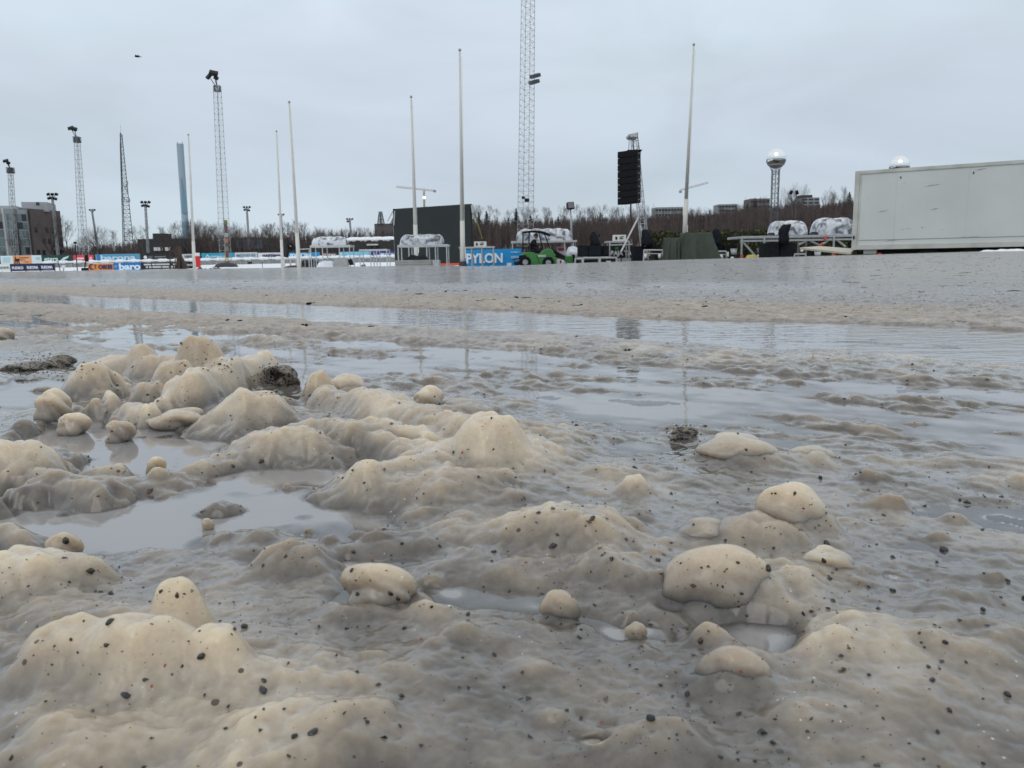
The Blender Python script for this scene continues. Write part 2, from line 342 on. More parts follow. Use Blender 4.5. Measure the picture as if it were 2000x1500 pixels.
def slush_material(name='wet_slush', lo=((.102, .092, .081), (.178, .161, .142)), hi=((.41, .335, .245), (.56, .48, .37)), z0=.006, z1=.034):
    m = bpy.data.materials.new(name); m.use_nodes = True; n, l = m.node_tree.nodes, m.node_tree.links; p = n['Principled BSDF']
    geo = n.new('ShaderNodeNewGeometry'); sp = n.new('ShaderNodeSeparateXYZ'); l.new(geo.outputs['Position'], sp.inputs[0])
    def math_(op, a, b=None, c=None, clamp=False):
        q = n.new('ShaderNodeMath'); q.operation = op; q.use_clamp = clamp
        for i, v in enumerate((a, b, c)):
            if v is None: continue
            if isinstance(v, (int, float)): q.inputs[i].default_value = v
            else: l.new(v, q.inputs[i])
        return q.outputs[0]
    def noise(sc, det=4, rough=.5, vec=None):
        z = n.new('ShaderNodeTexNoise'); z.inputs['Scale'].default_value = sc; z.inputs['Detail'].default_value = det; z.inputs['Roughness'].default_value = rough
        l.new(vec or geo.outputs['Position'], z.inputs['Vector']); return z.outputs['Fac']
    def mixc(f, a, b):
        q = n.new('ShaderNodeMix'); q.data_type = 'RGBA'
        if isinstance(f, (int, float)): q.inputs['Factor'].default_value = f
        else: l.new(f, q.inputs['Factor'])
        for k, v in (('A', a), ('B', b)):
            if isinstance(v, tuple): q.inputs[k].default_value = v + (1,)
            else: l.new(v, q.inputs[k])
        return q.outputs['Result']
    def rng(v, a, b, c=0, d=1):
        q = n.new('ShaderNodeMapRange'); l.new(v, q.inputs['Value'])
        for k, t in zip(('From Min', 'From Max', 'To Min', 'To Max'), (a, b, c, d)): q.inputs[k].default_value = t
        return q.outputs[0]
    # soaked grey ice low down, darkened too for the camera holder's shade, drained cream slush where it stands up
    n6 = noise(9, 5); n30 = noise(45, 5, .6)
    hz = math_('ADD', sp.outputs['Z'], math_('MULTIPLY', math_('SUBTRACT', n6, .5), .056))
    hf = rng(hz, z0, z1)
    far = rng(sp.outputs['Y'], 1.3, 2.6)
    low = mixc(rng(n30, .35, .65), lo[0], lo[1])
    high = mixc(rng(n6, .35, .65), hi[0], hi[1])
    col = mixc(hf, low, high)
    farc = mixc(rng(n30, .35, .65), (.28, .245, .21), (.40, .36, .32))
    col = mixc(math_('MULTIPLY', far, .8), col, farc)
    # wet far sheet beyond the ruts is greyer
    u = math_('ADD', math_('MULTIPLY', sp.outputs['X'], NX), math_('MULTIPLY', sp.outputs['Y'], NY))
    wetn = n.new('ShaderNodeMapping'); wetn.inputs['Rotation'].default_value = (0, 0, R(39)); wetn.inputs['Scale'].default_value = (.22, 1.0, 1)
    l.new(geo.outputs['Position'], wetn.inputs[0])
    band = noise(1.3, 5, .6, wetn.outputs[0])
    wet = math_('MULTIPLY', rng(math_('ADD', u, math_('MULTIPLY', math_('SUBTRACT', band, .5), 2.0)), 2.8, 3.3), 1.0)
    wet = math_('MULTIPLY', wet, rng(band, .38, .47, .6, 1))
    col = mixc(math_('MULTIPLY', wet, .75), col, (.21, .21, .215))
    gr = n.new('ShaderNodeVectorMath'); gr.operation = 'SCALE'; l.new(col, gr.inputs[0]); l.new(rng(noise(230, 3, .7), .3, .7, .93, 1.07), gr.inputs['Scale']); col = gr.outputs[0]
    stain = rng(noise(5.5, 6, .65), .56, .70, 0, .45); col = mixc(stain, col, (.24, .175, .12))
    # painted glint dots and embedded sand
    vor = n.new('ShaderNodeTexVoronoi'); vor.inputs['Scale'].default_value = 75; l.new(geo.outputs['Position'], vor.inputs['Vector'])
    spk = math_('LESS_THAN', vor.outputs['Distance'], math_('MULTIPLY', rng(noise(12, 3), .48, .66), .15))
    col = mixc(math_('MULTIPLY', spk, .9), col, (.045, .035, .03))
    vor2 = n.new('ShaderNodeTexVoronoi'); vor2.inputs['Scale'].default_value = 150; l.new(geo.outputs['Position'], vor2.inputs['Vector'])
    glint_dots = math_('LESS_THAN', vor2.outputs['Distance'], math_('MULTIPLY', rng(noise(17, 2), .48, .68), .12))
    col = mixc(math_('MULTIPLY', glint_dots, .6), col, (.75, .70, .60))
    l.new(col, p.inputs['Base Color'])
    r = math_('ADD', math_('MULTIPLY', n30, .16), math_('ADD', math_('MULTIPLY', hf, .16), .08)); r = math_('ADD', r, math_('MULTIPLY', far, .30)); r = mixc(math_('MULTIPLY', wet, .8), r, (.22, .22, .22))
    l.new(r, p.inputs['Roughness'])
    p.inputs['IOR'].default_value = 1.33
    p.inputs['Specular IOR Level'].default_value = .5
    p.inputs['Subsurface Weight'].default_value = 1.0; p.inputs['Subsurface Radius'].default_value = (1.0, .78, .50); p.inputs['Subsurface Scale'].default_value = .035
    ct = math_('MULTIPLY', math_('SUBTRACT', 1.0, math_('MULTIPLY', hf, .15)), .95); ct = math_('MULTIPLY', ct, math_('SUBTRACT', 1.0, math_('MULTIPLY', far, .95))); ct = math_('ADD', ct, math_('MULTIPLY', wet, .45)); l.new(ct, p.inputs['Coat Weight']); l.new(math_('SUBTRACT', .5, math_('MULTIPLY', far, .25)), p.inputs['Specular IOR Level']); p.inputs['Coat Roughness'].default_value = .10; p.inputs['Coat IOR'].default_value = 1.33
    b1 = n.new('ShaderNodeBump'); b1.inputs['Strength'].default_value = .5; b1.inputs['Distance'].default_value = .0035
    crystal = n.new('ShaderNodeTexVoronoi'); crystal.inputs['Scale'].default_value = 330; l.new(geo.outputs['Position'], crystal.inputs['Vector']); hn = math_('ADD', math_('ADD', noise(110, 5, .7), math_('MULTIPLY', crystal.outputs['Distance'], .55)), math_('MULTIPLY', math_('MULTIPLY', noise(26, 6, .75), far), 8.0)); l.new(hn, b1.inputs['Height'])
    b2 = n.new('ShaderNodeBump'); b2.inputs['Distance'].default_value = .03; l.new(math_('MULTIPLY', wet, .9), b2.inputs['Strength'])
    rip = n.new('ShaderNodeMapping'); rip.inputs['Rotation'].default_value = (0, 0, R(8)); rip.inputs['Scale'].default_value = (1.1, 8.0, 1); l.new(geo.outputs['Position'], rip.inputs[0])
    l.new(noise(1.6, 9, .68, rip.outputs[0]), b2.inputs['Height']); l.new(math_('ADD', .08, math_('MULTIPLY', math_('MAXIMUM', math_('MULTIPLY', hf, .35), far), .45)), b1.inputs['Strength']); l.new(b1.outputs[0], b2.inputs['Normal'])
    l.new(b2.outputs[0], p.inputs['Normal'])
    return m
M_SLUSH = slush_material()
slush = grid_object('slush_ground', XX, YY, ZZ, M_SLUSH); tag(slush, kind='structure')

def water_material():
    m = bpy.data.materials.new('melt_water'); m.use_nodes = True; n, l = m.node_tree.nodes, m.node_tree.links
    n.remove(n['Principled BSDF']); out = n['Material Output']
    fr = n.new('ShaderNodeFresnel'); fr.inputs['IOR'].default_value = 1.7
    tr = n.new('ShaderNodeBsdfTransparent'); tr.inputs[0].default_value = (.86, .86, .84, 1)
    df = n.new('ShaderNodeBsdfDiffuse'); df.inputs[0].default_value = (.38, .37, .365, 1)
    gl = n.new('ShaderNodeBsdfGlossy'); gl.inputs['Roughness'].default_value = .02; gl.inputs['Color'].default_value = (.97, .97, .98, 1)
    m0 = n.new('ShaderNodeMixShader'); at = n.new('ShaderNodeAttribute'); at.attribute_name = 'depth'; mk = n.new('ShaderNodeMapRange'); mk.inputs['From Max'].default_value = .010; mk.inputs['To Min'].default_value = .05; mk.inputs['To Max'].default_value = .72; l.new(at.outputs['Fac'], mk.inputs['Value']); l.new(mk.outputs[0], m0.inputs[0]); l.new(tr.outputs[0], m0.inputs[1]); l.new(df.outputs[0], m0.inputs[2])
    m1 = n.new('ShaderNodeMixShader'); l.new(fr.outputs[0], m1.inputs[0]); l.new(m0.outputs[0], m1.inputs[1]); l.new(gl.outputs[0], m1.inputs[2]); l.new(m1.outputs[0], out.inputs[0])
    geo = n.new('ShaderNodeNewGeometry'); mpn = n.new('ShaderNodeMapping'); mpn.inputs['Scale'].default_value = (7, 14, 1); mpn.inputs['Rotation'].default_value = (0, 0, R(6)); l.new(geo.outputs['Position'], mpn.inputs[0])
    z = n.new('ShaderNodeTexNoise'); z.inputs['Scale'].default_value = 1.7; z.inputs['Detail'].default_value = 3; l.new(mpn.outputs[0], z.inputs['Vector'])
    sp = n.new('ShaderNodeVectorMath'); sp.operation = 'DOT_PRODUCT'; sp.inputs[1].default_value = (NX, NY, 0); l.new(geo.outputs['Position'], sp.inputs[0])
    r = n.new('ShaderNodeMapRange'); r.inputs['From Min'].default_value = 1.35; r.inputs['From Max'].default_value = 1.8; r.inputs['To Min'].default_value = .03; r.inputs['To Max'].default_value = .11
    l.new(sp.outputs['Value'], r.inputs['Value'])
    b = n.new('ShaderNodeBump'); b.inputs['Distance'].default_value = .02; l.new(r.outputs[0], b.inputs['Strength']); l.new(z.outputs['Fac'], b.inputs['Height'])
    for q in (fr, gl, df): l.new(b.outputs[0], q.inputs['Normal'])
    return m
wX, wY, sZ_ = XX[::2, ::2], YY[::2, ::2], ZZ[::2, ::2]
keep = int(np.searchsorted(ys[::2], 12.0)); wX, wY, sZ_ = wX[:keep], wY[:keep], sZ_[:keep]
wu_ = NX * wX + NY * wY
def film_level(x, y, u):
    lev = .0042 + .0018 * fbm(x * 3.5 + 2, y * 3.5, 2)
    for px, py, rx, ry, dp in POOLS:
        if dp < .02: continue
        c = G(px, py); a = rx * c.y / F; b = abs(G(px, py - ry).y - c.y)
        lev = lev * (1 - np.exp(-np.minimum(((x - c.x) / a / 2.2)**2 + ((y - c.y) / b / 2.2)**2, 30)))
    return lev * (1 - sstep(.62, .86, u)) - .03 * sstep(3.2, 4.5, u)
lev_ = film_level(wX, wY, wu_)
water = grid_object('water', wX, wY, lev_, water_material())
_at = water.data.attributes.new('depth', 'FLOAT', 'POINT'); _at.data.foreach_set('value', np.clip(lev_ - sZ_, 0, 1).astype(np.float32).ravel()); tag(water, kind='structure')

# the wide ground under and around everything, reaching the horizon
M_GROUND = mat('frozen_ground', (.06, .05, .046), .7, var=.35, scale=.6, bump=.4, bscale=3)
gx = np.concatenate([-np.geomspace(2600, 3, 40), np.linspace(-2, 2, 5), np.geomspace(3, 2600, 40)])
gy = np.concatenate([[-200, -60, -20, -6, -2], np.linspace(0, 60, 25), np.geomspace(66, 3500, 50)])
gX, gY = np.meshgrid(gx, gy)
def hill(x, y):
    px = 1000 + F * x / np.maximum(y, 1.)
    A = np.interp(px, [-400, 300, 640, 800, 1000, 1200, 1450, 1700, 2300], [1.5, 1.0, 1.5, 4, 7.5, 8.5, 13, 16, 15])
    return A * sstep(120, 360, y)
gZ = -.62 + np.where(gY > 60, .1, 0) + hill(gX, gY) + .3 * sstep(40, 100, gY) * (1 - sstep(600, 900, 1000 + F * gX / np.maximum(gY, 1)))
ground = grid_object('ground', gX, gY, gZ, M_GROUND); tag(ground, kind='structure')

# snow field left of and behind the ice track
sx = np.linspace(-95, 6, 300); sy = np.linspace(24.5, 96, 170)
sX, sY = np.meshgrid(sx, sy)
pxs = 1000 + F * sX / sY
def snow_z(x, y):
    px = 1000 + F * x / y
    z = np.interp(y, [24.5, 30, 50, 68, 84, 96], [-.09, -.09, -.26, -.19, .10, .2])
    z = z + .05 * fbm(x * .35, y * .25, 4) + .02 * fbm(x * 2, y * 1.3, 3)
    return z - .95 * sstep(905, 985, px) - .25 * sstep(860, 905, px)
sZ = snow_z(sX, sY)
M_SNOW = mat('snow', (.80, .82, .85), .6, var=.04, scale=1.5, bump=.5, bscale=8)
snow = grid_object('snow', sX, sY, sZ, M_SNOW); tag(snow, kind='structure')
def snow_base(x, y): return float(snow_z(np.array([x]), np.array([y]))[0])

# ------------------------------------------------------------------ loose lumps of ice lying on the slush
def slush_at(x, y):
    return float(slush_height(np.array([x]), np.array([y]))[0])
def ice_lump(px, yt, yb, w, label, seed, m, aspect=1.0, lean=0.0, knob=.12):
    cf = G(px, yb, .0); rx = w / 2 * cf.y / F; ry = rx * aspect
    c2 = Vector((cf.x, cf.y)); c2 = c2 + c2.normalized() * ry * .9
    rx = w / 2 * c2.y / F
    ztop = W(px, yt, c2.y).z; zb = min(.0, ztop * .1) - .25 * ztop
    nU, nV = 64, 40
    uu, vv = np.meshgrid(np.linspace(0, 2*np.pi, nU, endpoint=False), np.linspace(0.0, np.pi, nV))
    dx, dy, dz = np.sin(vv)*np.cos(uu), np.sin(vv)*np.sin(uu), np.cos(vv)
    nn = fbm(dx * .8 + seed * 3.1 + dz * .5, dy * .8 + seed + dz * .6, 2, .35) * knob * 1.9 + (.012 + .06 * max(0, knob - .2)) * fbm(dx * 4 + seed, dy * 4 + dz * 3, 3)
    rr = 1 + nn
    hz = (ztop - zb) / 2
    X = c2.x + rx * dx * rr + lean * rx * dz; Y = c2.y + ry * dy * rr; Z = zb + hz + hz * dz * (1 + nn * .5)
    vs = np.stack([X, Y, Z], -1).reshape(-1, 3); fs = []
    for j in range(nV - 1):
        for i in range(nU):
            fs.append((j*nU+i, (j+1)*nU+i, (j+1)*nU+(i+1) % nU, j*nU+(i+1) % nU))
    mb = MB(); mb.v = [tuple(v) for v in vs]; mb.f = fs
    o = mb.build('ice_lump', m, None, True)
    tag(o, label, 'ice lump', 'loose lumps of slushy ice'); return o
M_LUMP = slush_material('pale_lump_ice', ((.13, .122, .114), (.21, .195, .178)), ((.45, .365, .27), (.61, .525, .415)), .000, .034)
M_DIRTY = mat('gritty_ice', (.26, .225, .18), .4, var=.2, scale=55, bump=.9, bscale=140, dirt=(.018, .015, .013))
for px, yt, yb, w, lab, sd_, dm, asp, lean, kn in LUMPS:
    ice_lump(px, yt, yb, w, lab, sd_, M_DIRTY if dm else M_LUMP, asp, lean, kn)

# ------------------------------------------------------------------ materials of the things
def C_(r, g, b):
    f = lambda c: (c / 255 / 12.92) if c < 10 else ((c / 255 + .055) / 1.055) ** 2.4
    return (f(r), f(g), f(b))
M = dict(
 white=mat('white_paint', (.72, .71, .67), .5, var=.05), pole=mat('off_white_pole', (.62, .61, .56), .45, var=.06, scale=2),
 galv=mat('galvanised_steel', (.36, .38, .39), .5, metal=.3, var=.15), galvd=mat('dark_galvanised_steel', (.10, .11, .12), .5, metal=.3),
 alu=mat('aluminium', (.50, .51, .52), .42, metal=.5, var=.12), black=mat('black_plastic', (.007, .008, .010), .7, var=.3, spec=.2),
 blackcloth=mat('black_cover', (.010, .012, .017), .75, var=.4, bump=.5, bscale=9, spec=.2), dark=mat('dark_metal', (.016, .017, .019), .65, spec=.25),
 green=mat('green_paint', (.028, .20, .03), .35, coat=.4, var=.12, scale=3, dirt=None), tarp=mat('green_tarpaulin', (.045, .058, .043), .75, var=.12, scale=4, bump=.4, bscale=12),
 screen=mat('led_panel_face', (.018, .024, .025), .85, var=.08, scale=1.2), skin=mat('skin', (.45, .28, .2), .5),
 cloth=mat('black_clothing', (.012, .013, .018), .8, var=.4, bump=.3), red=mat('red_paint', (.55, .015, .02), .45), orange=mat('orange_red_plastic', (.65, .09, .04), .5),
 bark=mat('bark', (.085, .068, .060), .85, var=.35, scale=2), twig=mat('bare_twigs', (.115, .088, .078), .85, var=.3, scale=.4),
 wood=mat('birch_wood', (.068, .050, .047), .95, var=.5, scale=.06), conifer=mat('conifer_needles', (.028, .042, .030), .8, var=.4, scale=.6),
 hedge=mat('hedge_leaves', (.055, .062, .020), .8, var=.6, scale=1.6), brick=mat('brown_brick', (.145, .118, .115), .85, var=.12, scale=2),
 greypanel=mat('grey_cladding', (.40, .42, .45), .6, var=.06), glass=mat('green_window_glass', (.20, .27, .27), .15, var=.3, scale=.3),
 darkglass=mat('dark_window', (.03, .035, .042), .15), rust=mat('rusty_steel', (.06, .036, .026), .8, var=.4), board=mat('weathered_board', (.26, .26, .25), .7, var=.15, scale=2),
 chim=mat('blue_concrete', (.40, .50, .57), .75, var=.05, scale=.04), chimd=mat('teal_paint', (.20, .36, .44), .7, var=.05, scale=.04),  # chimney colour paled to stand in for distance haze
 crane=mat('hazed_crane_steel', (.50, .44, .37), .6), yellow=mat('yellow_strap', (.5, .42, .10), .6), beige=mat('beige_plywood', (.50, .47, .38), .6, var=.12),  # crane steel carries distance haze in its pale colour
 palebuild=mat('pale_render', (.29, .31, .32), .8, var=.1, scale=.2), roofsnow=mat('snow_on_roof', (.80, .82, .85), .7, var=.03),
 darkwall=mat('dark_cladding', (.045, .042, .042), .8), lens=mat('lamp_lens', (.16, .17, .18), .2), silver=mat('mirror_steel', (.86, .88, .88), .06, metal=1, var=.02),
)
def plastic_mat():
    m = mat('clear_plastic_wrap', (.62, .64, .68), .22, var=.0, bump=.9, bscale=5, coat=.5, spec=.6)
    n, l = m.node_tree.nodes, m.node_tree.links
    z = [x for x in n if x.type == 'TEX_NOISE'][0]; z.inputs['Scale'].default_value = 2.2; z.inputs['Distortion'].default_value = 1.0
    r = [x for x in n if x.type == 'VALTORGB'][0].color_ramp
    r.elements[0].position = .40; r.elements[0].color = (.08, .09, .11, 1); r.elements[1].position = .56; r.elements[1].color = (.62, .64, .68, 1)
    return m
M['plastic'] = plastic_mat()
M['sheet'] = mat('white_plastic_sheet', (.62, .65, .70), .3, var=.25, scale=3, bump=.8, bscale=5)

def flat(name, rgb, rough=.5): return mat(name, C_(*rgb), rough, var=.04, scale=1)

# ------------------------------------------------------------------ flagpoles
def flagpole(px0, py0, px1, py1, Y, w, label, lower=None):
    b = W(px1, py1, Y); t = W(px0, py0, Y)
    r = w * Y / F / 2 * .82
    o = thing('flagpole', label, 'flagpole', b, 'tall flagpoles round the ice field')
    m = MB(); k = b.lerp(t, .22); m.tube(b - Vector((0, 0, .3)), k, r * 1.25, r * 1.1, 12); m.tube(k, t, r * 1.0, r * .45, 12); m.build('pole', M['pole'], o, True)
    m = MB(); m.sphere(t + Vector((0, 0, r)), r * .75, 10, 6); m.build('finial', M['galv'], o, True)
    m = MB(); m.tube(b + Vector((r*1.5, -r, .9)), b + Vector((r * 1.5, -r, .4)), r * .25); m.tube(b + Vector((r*1.3, -r*1.2, .9)), t + Vector((r*.9, 0, -.2)), .008, .008, 3, False); m.build('halyard', M['white'], o)
    return o, b, r
flagpole(368, 266, 380, 527, 66, 6.5, 'white flagpole standing behind the red and white marker post')
flagpole(540, 259, 552, 526, 64, 6, 'white flagpole left of the black-clad worker')
flagpole(565, 203, 584, 524, 52, 8, 'white flagpole right of the black-clad worker')
flagpole(803, 193, 813, 506, 52, 8.5, 'white flagpole crossing the left part of the dark screen')
o, b, r = flagpole(898, 102, 904, 520, 40, 9.5, 'white flagpole crossing the right part of the dark screen')
m = MB(); m.tube(b + Vector((0, 0, -.1)), b + Vector((0, 0, .24)), r * 2.0, r * 1.9, 12); m.build('base_sleeve', M['darkwall'], o)
flagpole(1355, 91, 1336, 470, 47, 8.5, 'white flagpole rising behind the green tarpaulins')

# ------------------------------------------------------------------ floodlight masts
def mast(label, top, bot, Y, w0, w1, n, heads, sides=4, deck=True, name='floodlight_mast', group='lattice floodlight masts', rb=1.0):
    b, t = W(*bot, Y), W(*top, Y); s = Y / F
    o = thing(name, label, 'floodlight mast', b, group)
    m = MB(); m.lattice(b - Vector((0, 0, .4)), t, w0 * s, w1 * s, n, .45 * s * rb, .22 * s * rb, sides); m.build('lattice', M['galv'], o)
    if deck:
        m = MB(); h = 9 * s; q = t
        m.box((q.x - 5*s, q.y - 5*s, q.z - h), (q.x + 5*s, q.y + 5*s, q.z - h + .12 * h))
        for k in range(5):
            z = q.z - h + h * k / 4
            for a, c in (((-5, -5), (5, -5)), ((5, -5), (5, 5)), ((5, 5), (-5, 5)), ((-5, 5), (-5, -5))):
                m.tube((q.x + a[0]*s, q.y + a[1]*s, z), (q.x + c[0]*s, q.y + c[1]*s, z), .7 * s, n=4)
        m.build('platform', M['galvd'], o)
    for hx, hy, hw, hh, tilt in heads:
        c = W(hx, hy, Y); Mx = Matrix.Translation(c) @ Euler((R(35), R(tilt), R(15))).to_matrix().to_4x4()
        m = MB(); m.box((-hw*s/2, -hw*s*.4, -hh*s/2), (hw*s/2, hw*s*.4, hh*s/2), Mx)
        m.tube(c, t + Vector((0, 0, -.2)), .8 * s, n=5)
        L = m.build('lamp', M['dark'], o, bevel=.4 * s)
        f = MB(); f.box((-hw*s*.42, -hw*s*.34, -hh*s/2 - .01), (hw*s*.42, hw*s*.34, -hh*s/2 + .4*s*0 + .005), Mx); f.build('lens', M['lens'], L)
    return o, b, t, s
o, b, t, s = mast('tall lattice floodlight mast with stickers near its base', (424, 168), (441, 522), 74, 15, 9.5, 34, [(408, 149, 12, 4, -48), (417, 143, 15, 6, 10), (422, 152, 8, 5, 30)])
m = MB(); m.tube(W(440, 430, 73.6), W(445, 522, 73.4), 2.6 * s, 2.6*s, 8); P_ = m.build('cable_duct', M['galvd'], o)
for i, (y0, y1, c) in enumerate(((430, 437, (120, 118, 75)), (442, 450, (115, 70, 66)), (455, 463, (160, 160, 156)), (466, 474, (170, 110, 70)), (482, 490, (120, 122, 85)), (492, 500, (130, 62, 58)), (503, 510, (225, 190, 120)), (511, 518, (70, 120, 190)))):
    a = W(441 + (y0 - 430) * .04, y0, 73.3); q = W(441 + (y1 - 430) * .04, y1, 73.3); m = MB(); m.tube(a, q, 2.9 * s, 2.9 * s, 8); m.build('sticker', flat('sticker_colour', c), P_)
m = MB(); bb = W(442, 522, 73); m.sphere(bb, 1.1, 16, 8, 1, .9, .42); m.build('plinth', M['darkwall'], o)
mast('lattice floodlight mast second from the left, above the brick block', (150, 268), (165, 517), 100, 12, 7, 30, [(138, 250, 10, 3.5, -20), (145, 252, 9, 5, 15)])
mast('lattice floodlight mast at the left edge in front of the glass building', (20, 328), (30, 513), 130, 9, 6, 26, [(11, 314, 9, 3, -15), (16, 318, 6, 4, 20)])
o, b, t, s = mast('very tall lattice mast cut by the top of the frame, two lamps halfway up', (1032, -60), (1026, 470), 58, 23, 17.5, 48, [], deck=False, rb=1.15)
for hx, hy in ((1045, 148), (1043, 160)):
    c = W(hx, hy, 57.6); Mx = Matrix.Translation(c) @ Euler((R(10), R(-18), R(25))).to_matrix().to_4x4(); m = MB(); m.box((-.34, -.25, -.12), (.34, .25, .12), Mx); m.tube(c, W(1034, hy + 4, 58), .04); L = m.build('lamp', M['galvd'], o, bevel=.03)
    f = MB(); f.box((-.3, -.2, -.135), (.3, .2, -.12), Mx); f.build('lens', M['lens'], L)
for hx, hy, k in ((1022, 386, .12), (1029, 391, .17)):
    c = W(hx, hy, 57.5); m = MB(); m.box((c.x - k, c.y - k, c.z - k*.7), (c.x + k, c.y + k, c.z + k*.7)); m.tube(c, c + Vector((0, .4, 0)), .03); m.build('bracket_box', M['dark'], o, bevel=.01)
small = [((102, 383), 503, 150, 1.0, 'cluster floodlight mast behind the brick block roof', 6), ((180, 412), 492, 230, .6, 'small floodlight mast between the two big left masts', 3), ((284, 398), 490, 170, .9, 'cluster floodlight mast right of the radio tower', 6),
         ((482, 407), 485, 210, .7, 'cluster floodlight mast right of the stickered mast', 5), ((549, 421), 485, 240, .6, 'small floodlight mast directly behind the paired flagpoles', 3), ((683, 430), 480, 230, .65, 'small floodlight mast above the long dark shed', 4)]
for (hx, hy), by, Y, k, lab, nh in small:
    hs = [(hx + dx * 8 * k, hy + dy * 6 * k, 5.5 * k, 3.5 * k, dx * 25) for dx, dy in [(-1, -.6), (1, -.6), (0, -.6), (-.8, .7), (.8, .9), (0, .6)][:nh]]
    mast(lab, (hx, hy + 2), (hx + (12 if hx < 200 else 5), by), Y, 3.6 * k, 2.6 * k, 14, hs, deck=False, group='small floodlight clusters far behind', rb=1.3)
c = W(1114, 402, 75); b = W(1118, 490, 75)
o = thing('lamp_post', 'single square floodlight on a thin pole above the birch wood', 'lamp post', b)
m = MB(); m.tube(b, c, .12, .08, 8); m.build('pole', M['galv'], o, True)
m = MB(); Mx = Matrix.Translation(c) @ Euler((R(-12), R(-5), R(10))).to_matrix().to_4x4(); m.box((-.34, -.22, -.32), (.34, .22, .32), Mx); L = m.build('lamp', M['dark'], o, bevel=.03)
m = MB(); m.box((-.28, -.235, -.26), (.28, -.215, .26), Mx); m.build('lens', M['lens'], L)

# ------------------------------------------------------------------ radio tower, chimney, cranes
Y = 300; s = Y / F; b, t = W(249, 492, Y), W(236, 262, Y)
o = thing('radio_tower', 'dark guyed lattice radio tower with antennas left of the blue chimney', 'radio tower', b)
m = MB(); m.lattice(b, t, 15 * s, 2.4 * s, 30, .7 * s, .3 * s, 3); m.tube(W(241, 492, Y - 2), W(234.5, 280, Y - 2), .75*s, .6*s, 6); m.build('lattice', M['galvd'], o)
m = MB(); m.tube(t, W(235, 243, Y), .25 * s, .15 * s, 5); m.sphere(W(235.3, 262, Y), 1.3 * s, 8, 6, 1, 1, 2.2); m.build('tip_aerial', M['galvd'], o)
for i, (px, py) in enumerate(((240, 361), (247, 363), (239, 371), (248, 372), (244, 366), (238, 391), (253, 391), (243, 388), (248, 393), (249, 357))):
    c = W(px, py, Y - 1); m = MB(); m.tube(c - Vector((0, 0, 3.4 * s)), c + Vector((0, 0, 3.4 * s)), 1.0 * s, 1.0 * s, 8); m.build('antenna', M['galv'], o)
Y = 620; s = Y / F
b, t = W(364, 470, Y), W(351.5, 281, Y)
o = thing('chimney', 'tall slim pale blue power plant chimney with darker foot', 'chimney', b)
m = MB(); k = b.lerp(t, .20); m.tube(k, t, 5.9 * s, 6.1 * s, 24)
m.build('shaft', M['chim'], o, False)
m = MB(); m.tube(b, k, 6.3 * s, 6.2 * s, 24); m.build('foot', M['chimd'], o, False)
m = MB(); m.prism([W(354, 345, Y-6.4*s/1), W(356, 416, Y-6.4*s), W(367.5, 416, Y-6.4*s)], (0, -.4, 0)); m.build('blue_wedge', M['chimd'], o)
m = MB()
for dx in (-4.6, 4.6): c = W(351.5 + dx, 281, Y); m.tube(c, c + Vector((0, 0, 3.2 * s)), .9 * s, n=8)
m.build('flue_tip', M['chim'], o)
def crane(label, Y, base, mtop, jib0, jib1, cw, w):
    s = Y / F; b, t = W(*base, Y), W(*mtop, Y)
    o = thing('tower_crane', label, 'tower crane', b, 'tower cranes on the skyline')
    m = MB(); m.lattice(b, t, w * s, w * s, 14, .5 * s, .3 * s); m.build('mast', M['crane'], o)
    a, c = W(*jib0, Y), W(*jib1, Y); n = 16; m = MB(); up = Vector((0, 0, 2.6 * s)); fw = Vector((0, 2.2 * s, 0))
    for q in (Vector(), fw, up): m.tube(a + q, c + q, .28 * s, n=4)
    for i in range(n):
        p, q = a.lerp(c, i / n), a.lerp(c, (i + 1) / n); m.tube(p, q + up, .28*s, n=3); m.tube(p + up, q, .28*s, n=3); m.tube(p, p + fw, .28*s, n=3)
    m.build('jib', M['crane'], o)
    q = W(*cw, Y); m = MB(); m.box((q.x - 2.6*s, q.y - s, q.z - 2.6*s), (q.x + 2.6*s, q.y + s, q.z + 1.5*s)); m.build('counterweight', M['galv'], o)
    m = MB(); q = t; m.box((q.x - 1.4*s, q.y - 1.4*s, q.z - 4*s), (q.x + 1.4*s, q.y - 1.2*s, q.z)); m.tube(t, t + Vector((0, 0, 6 * s)), .5*s, .3*s, 4); m.build('cab', M['white'], o)
    return o
crane('pale tower crane with long level jib behind the dark screen', 520, (829.5, 445), (828, 372), (774, 366), (851, 374), (849, 373), 2.2)
c = W(828.5, 386, 518); m = MB(); m.sphere(c, .9, 12, 8)
lm = bpy.data.materials.new('crane_lamp'); lm.use_nodes = True; lm.node_tree.nodes['Principled BSDF'].inputs['Emission Color'].default_value = (1, .98, .95, 1); lm.node_tree.nodes['Principled BSDF'].inputs['Emission Strength'].default_value = 2.0
cr_ = [x for x in SC.objects if x.name.startswith('tower_crane') and x.parent is None][0]; m.build('work_lamp', lm, cr_, True)
crane('reddish tower crane with raised jib behind the right flagpole', 560, (1342, 440), (1342, 372), (1327, 373), (1383, 358), (1329, 374), 2.2)

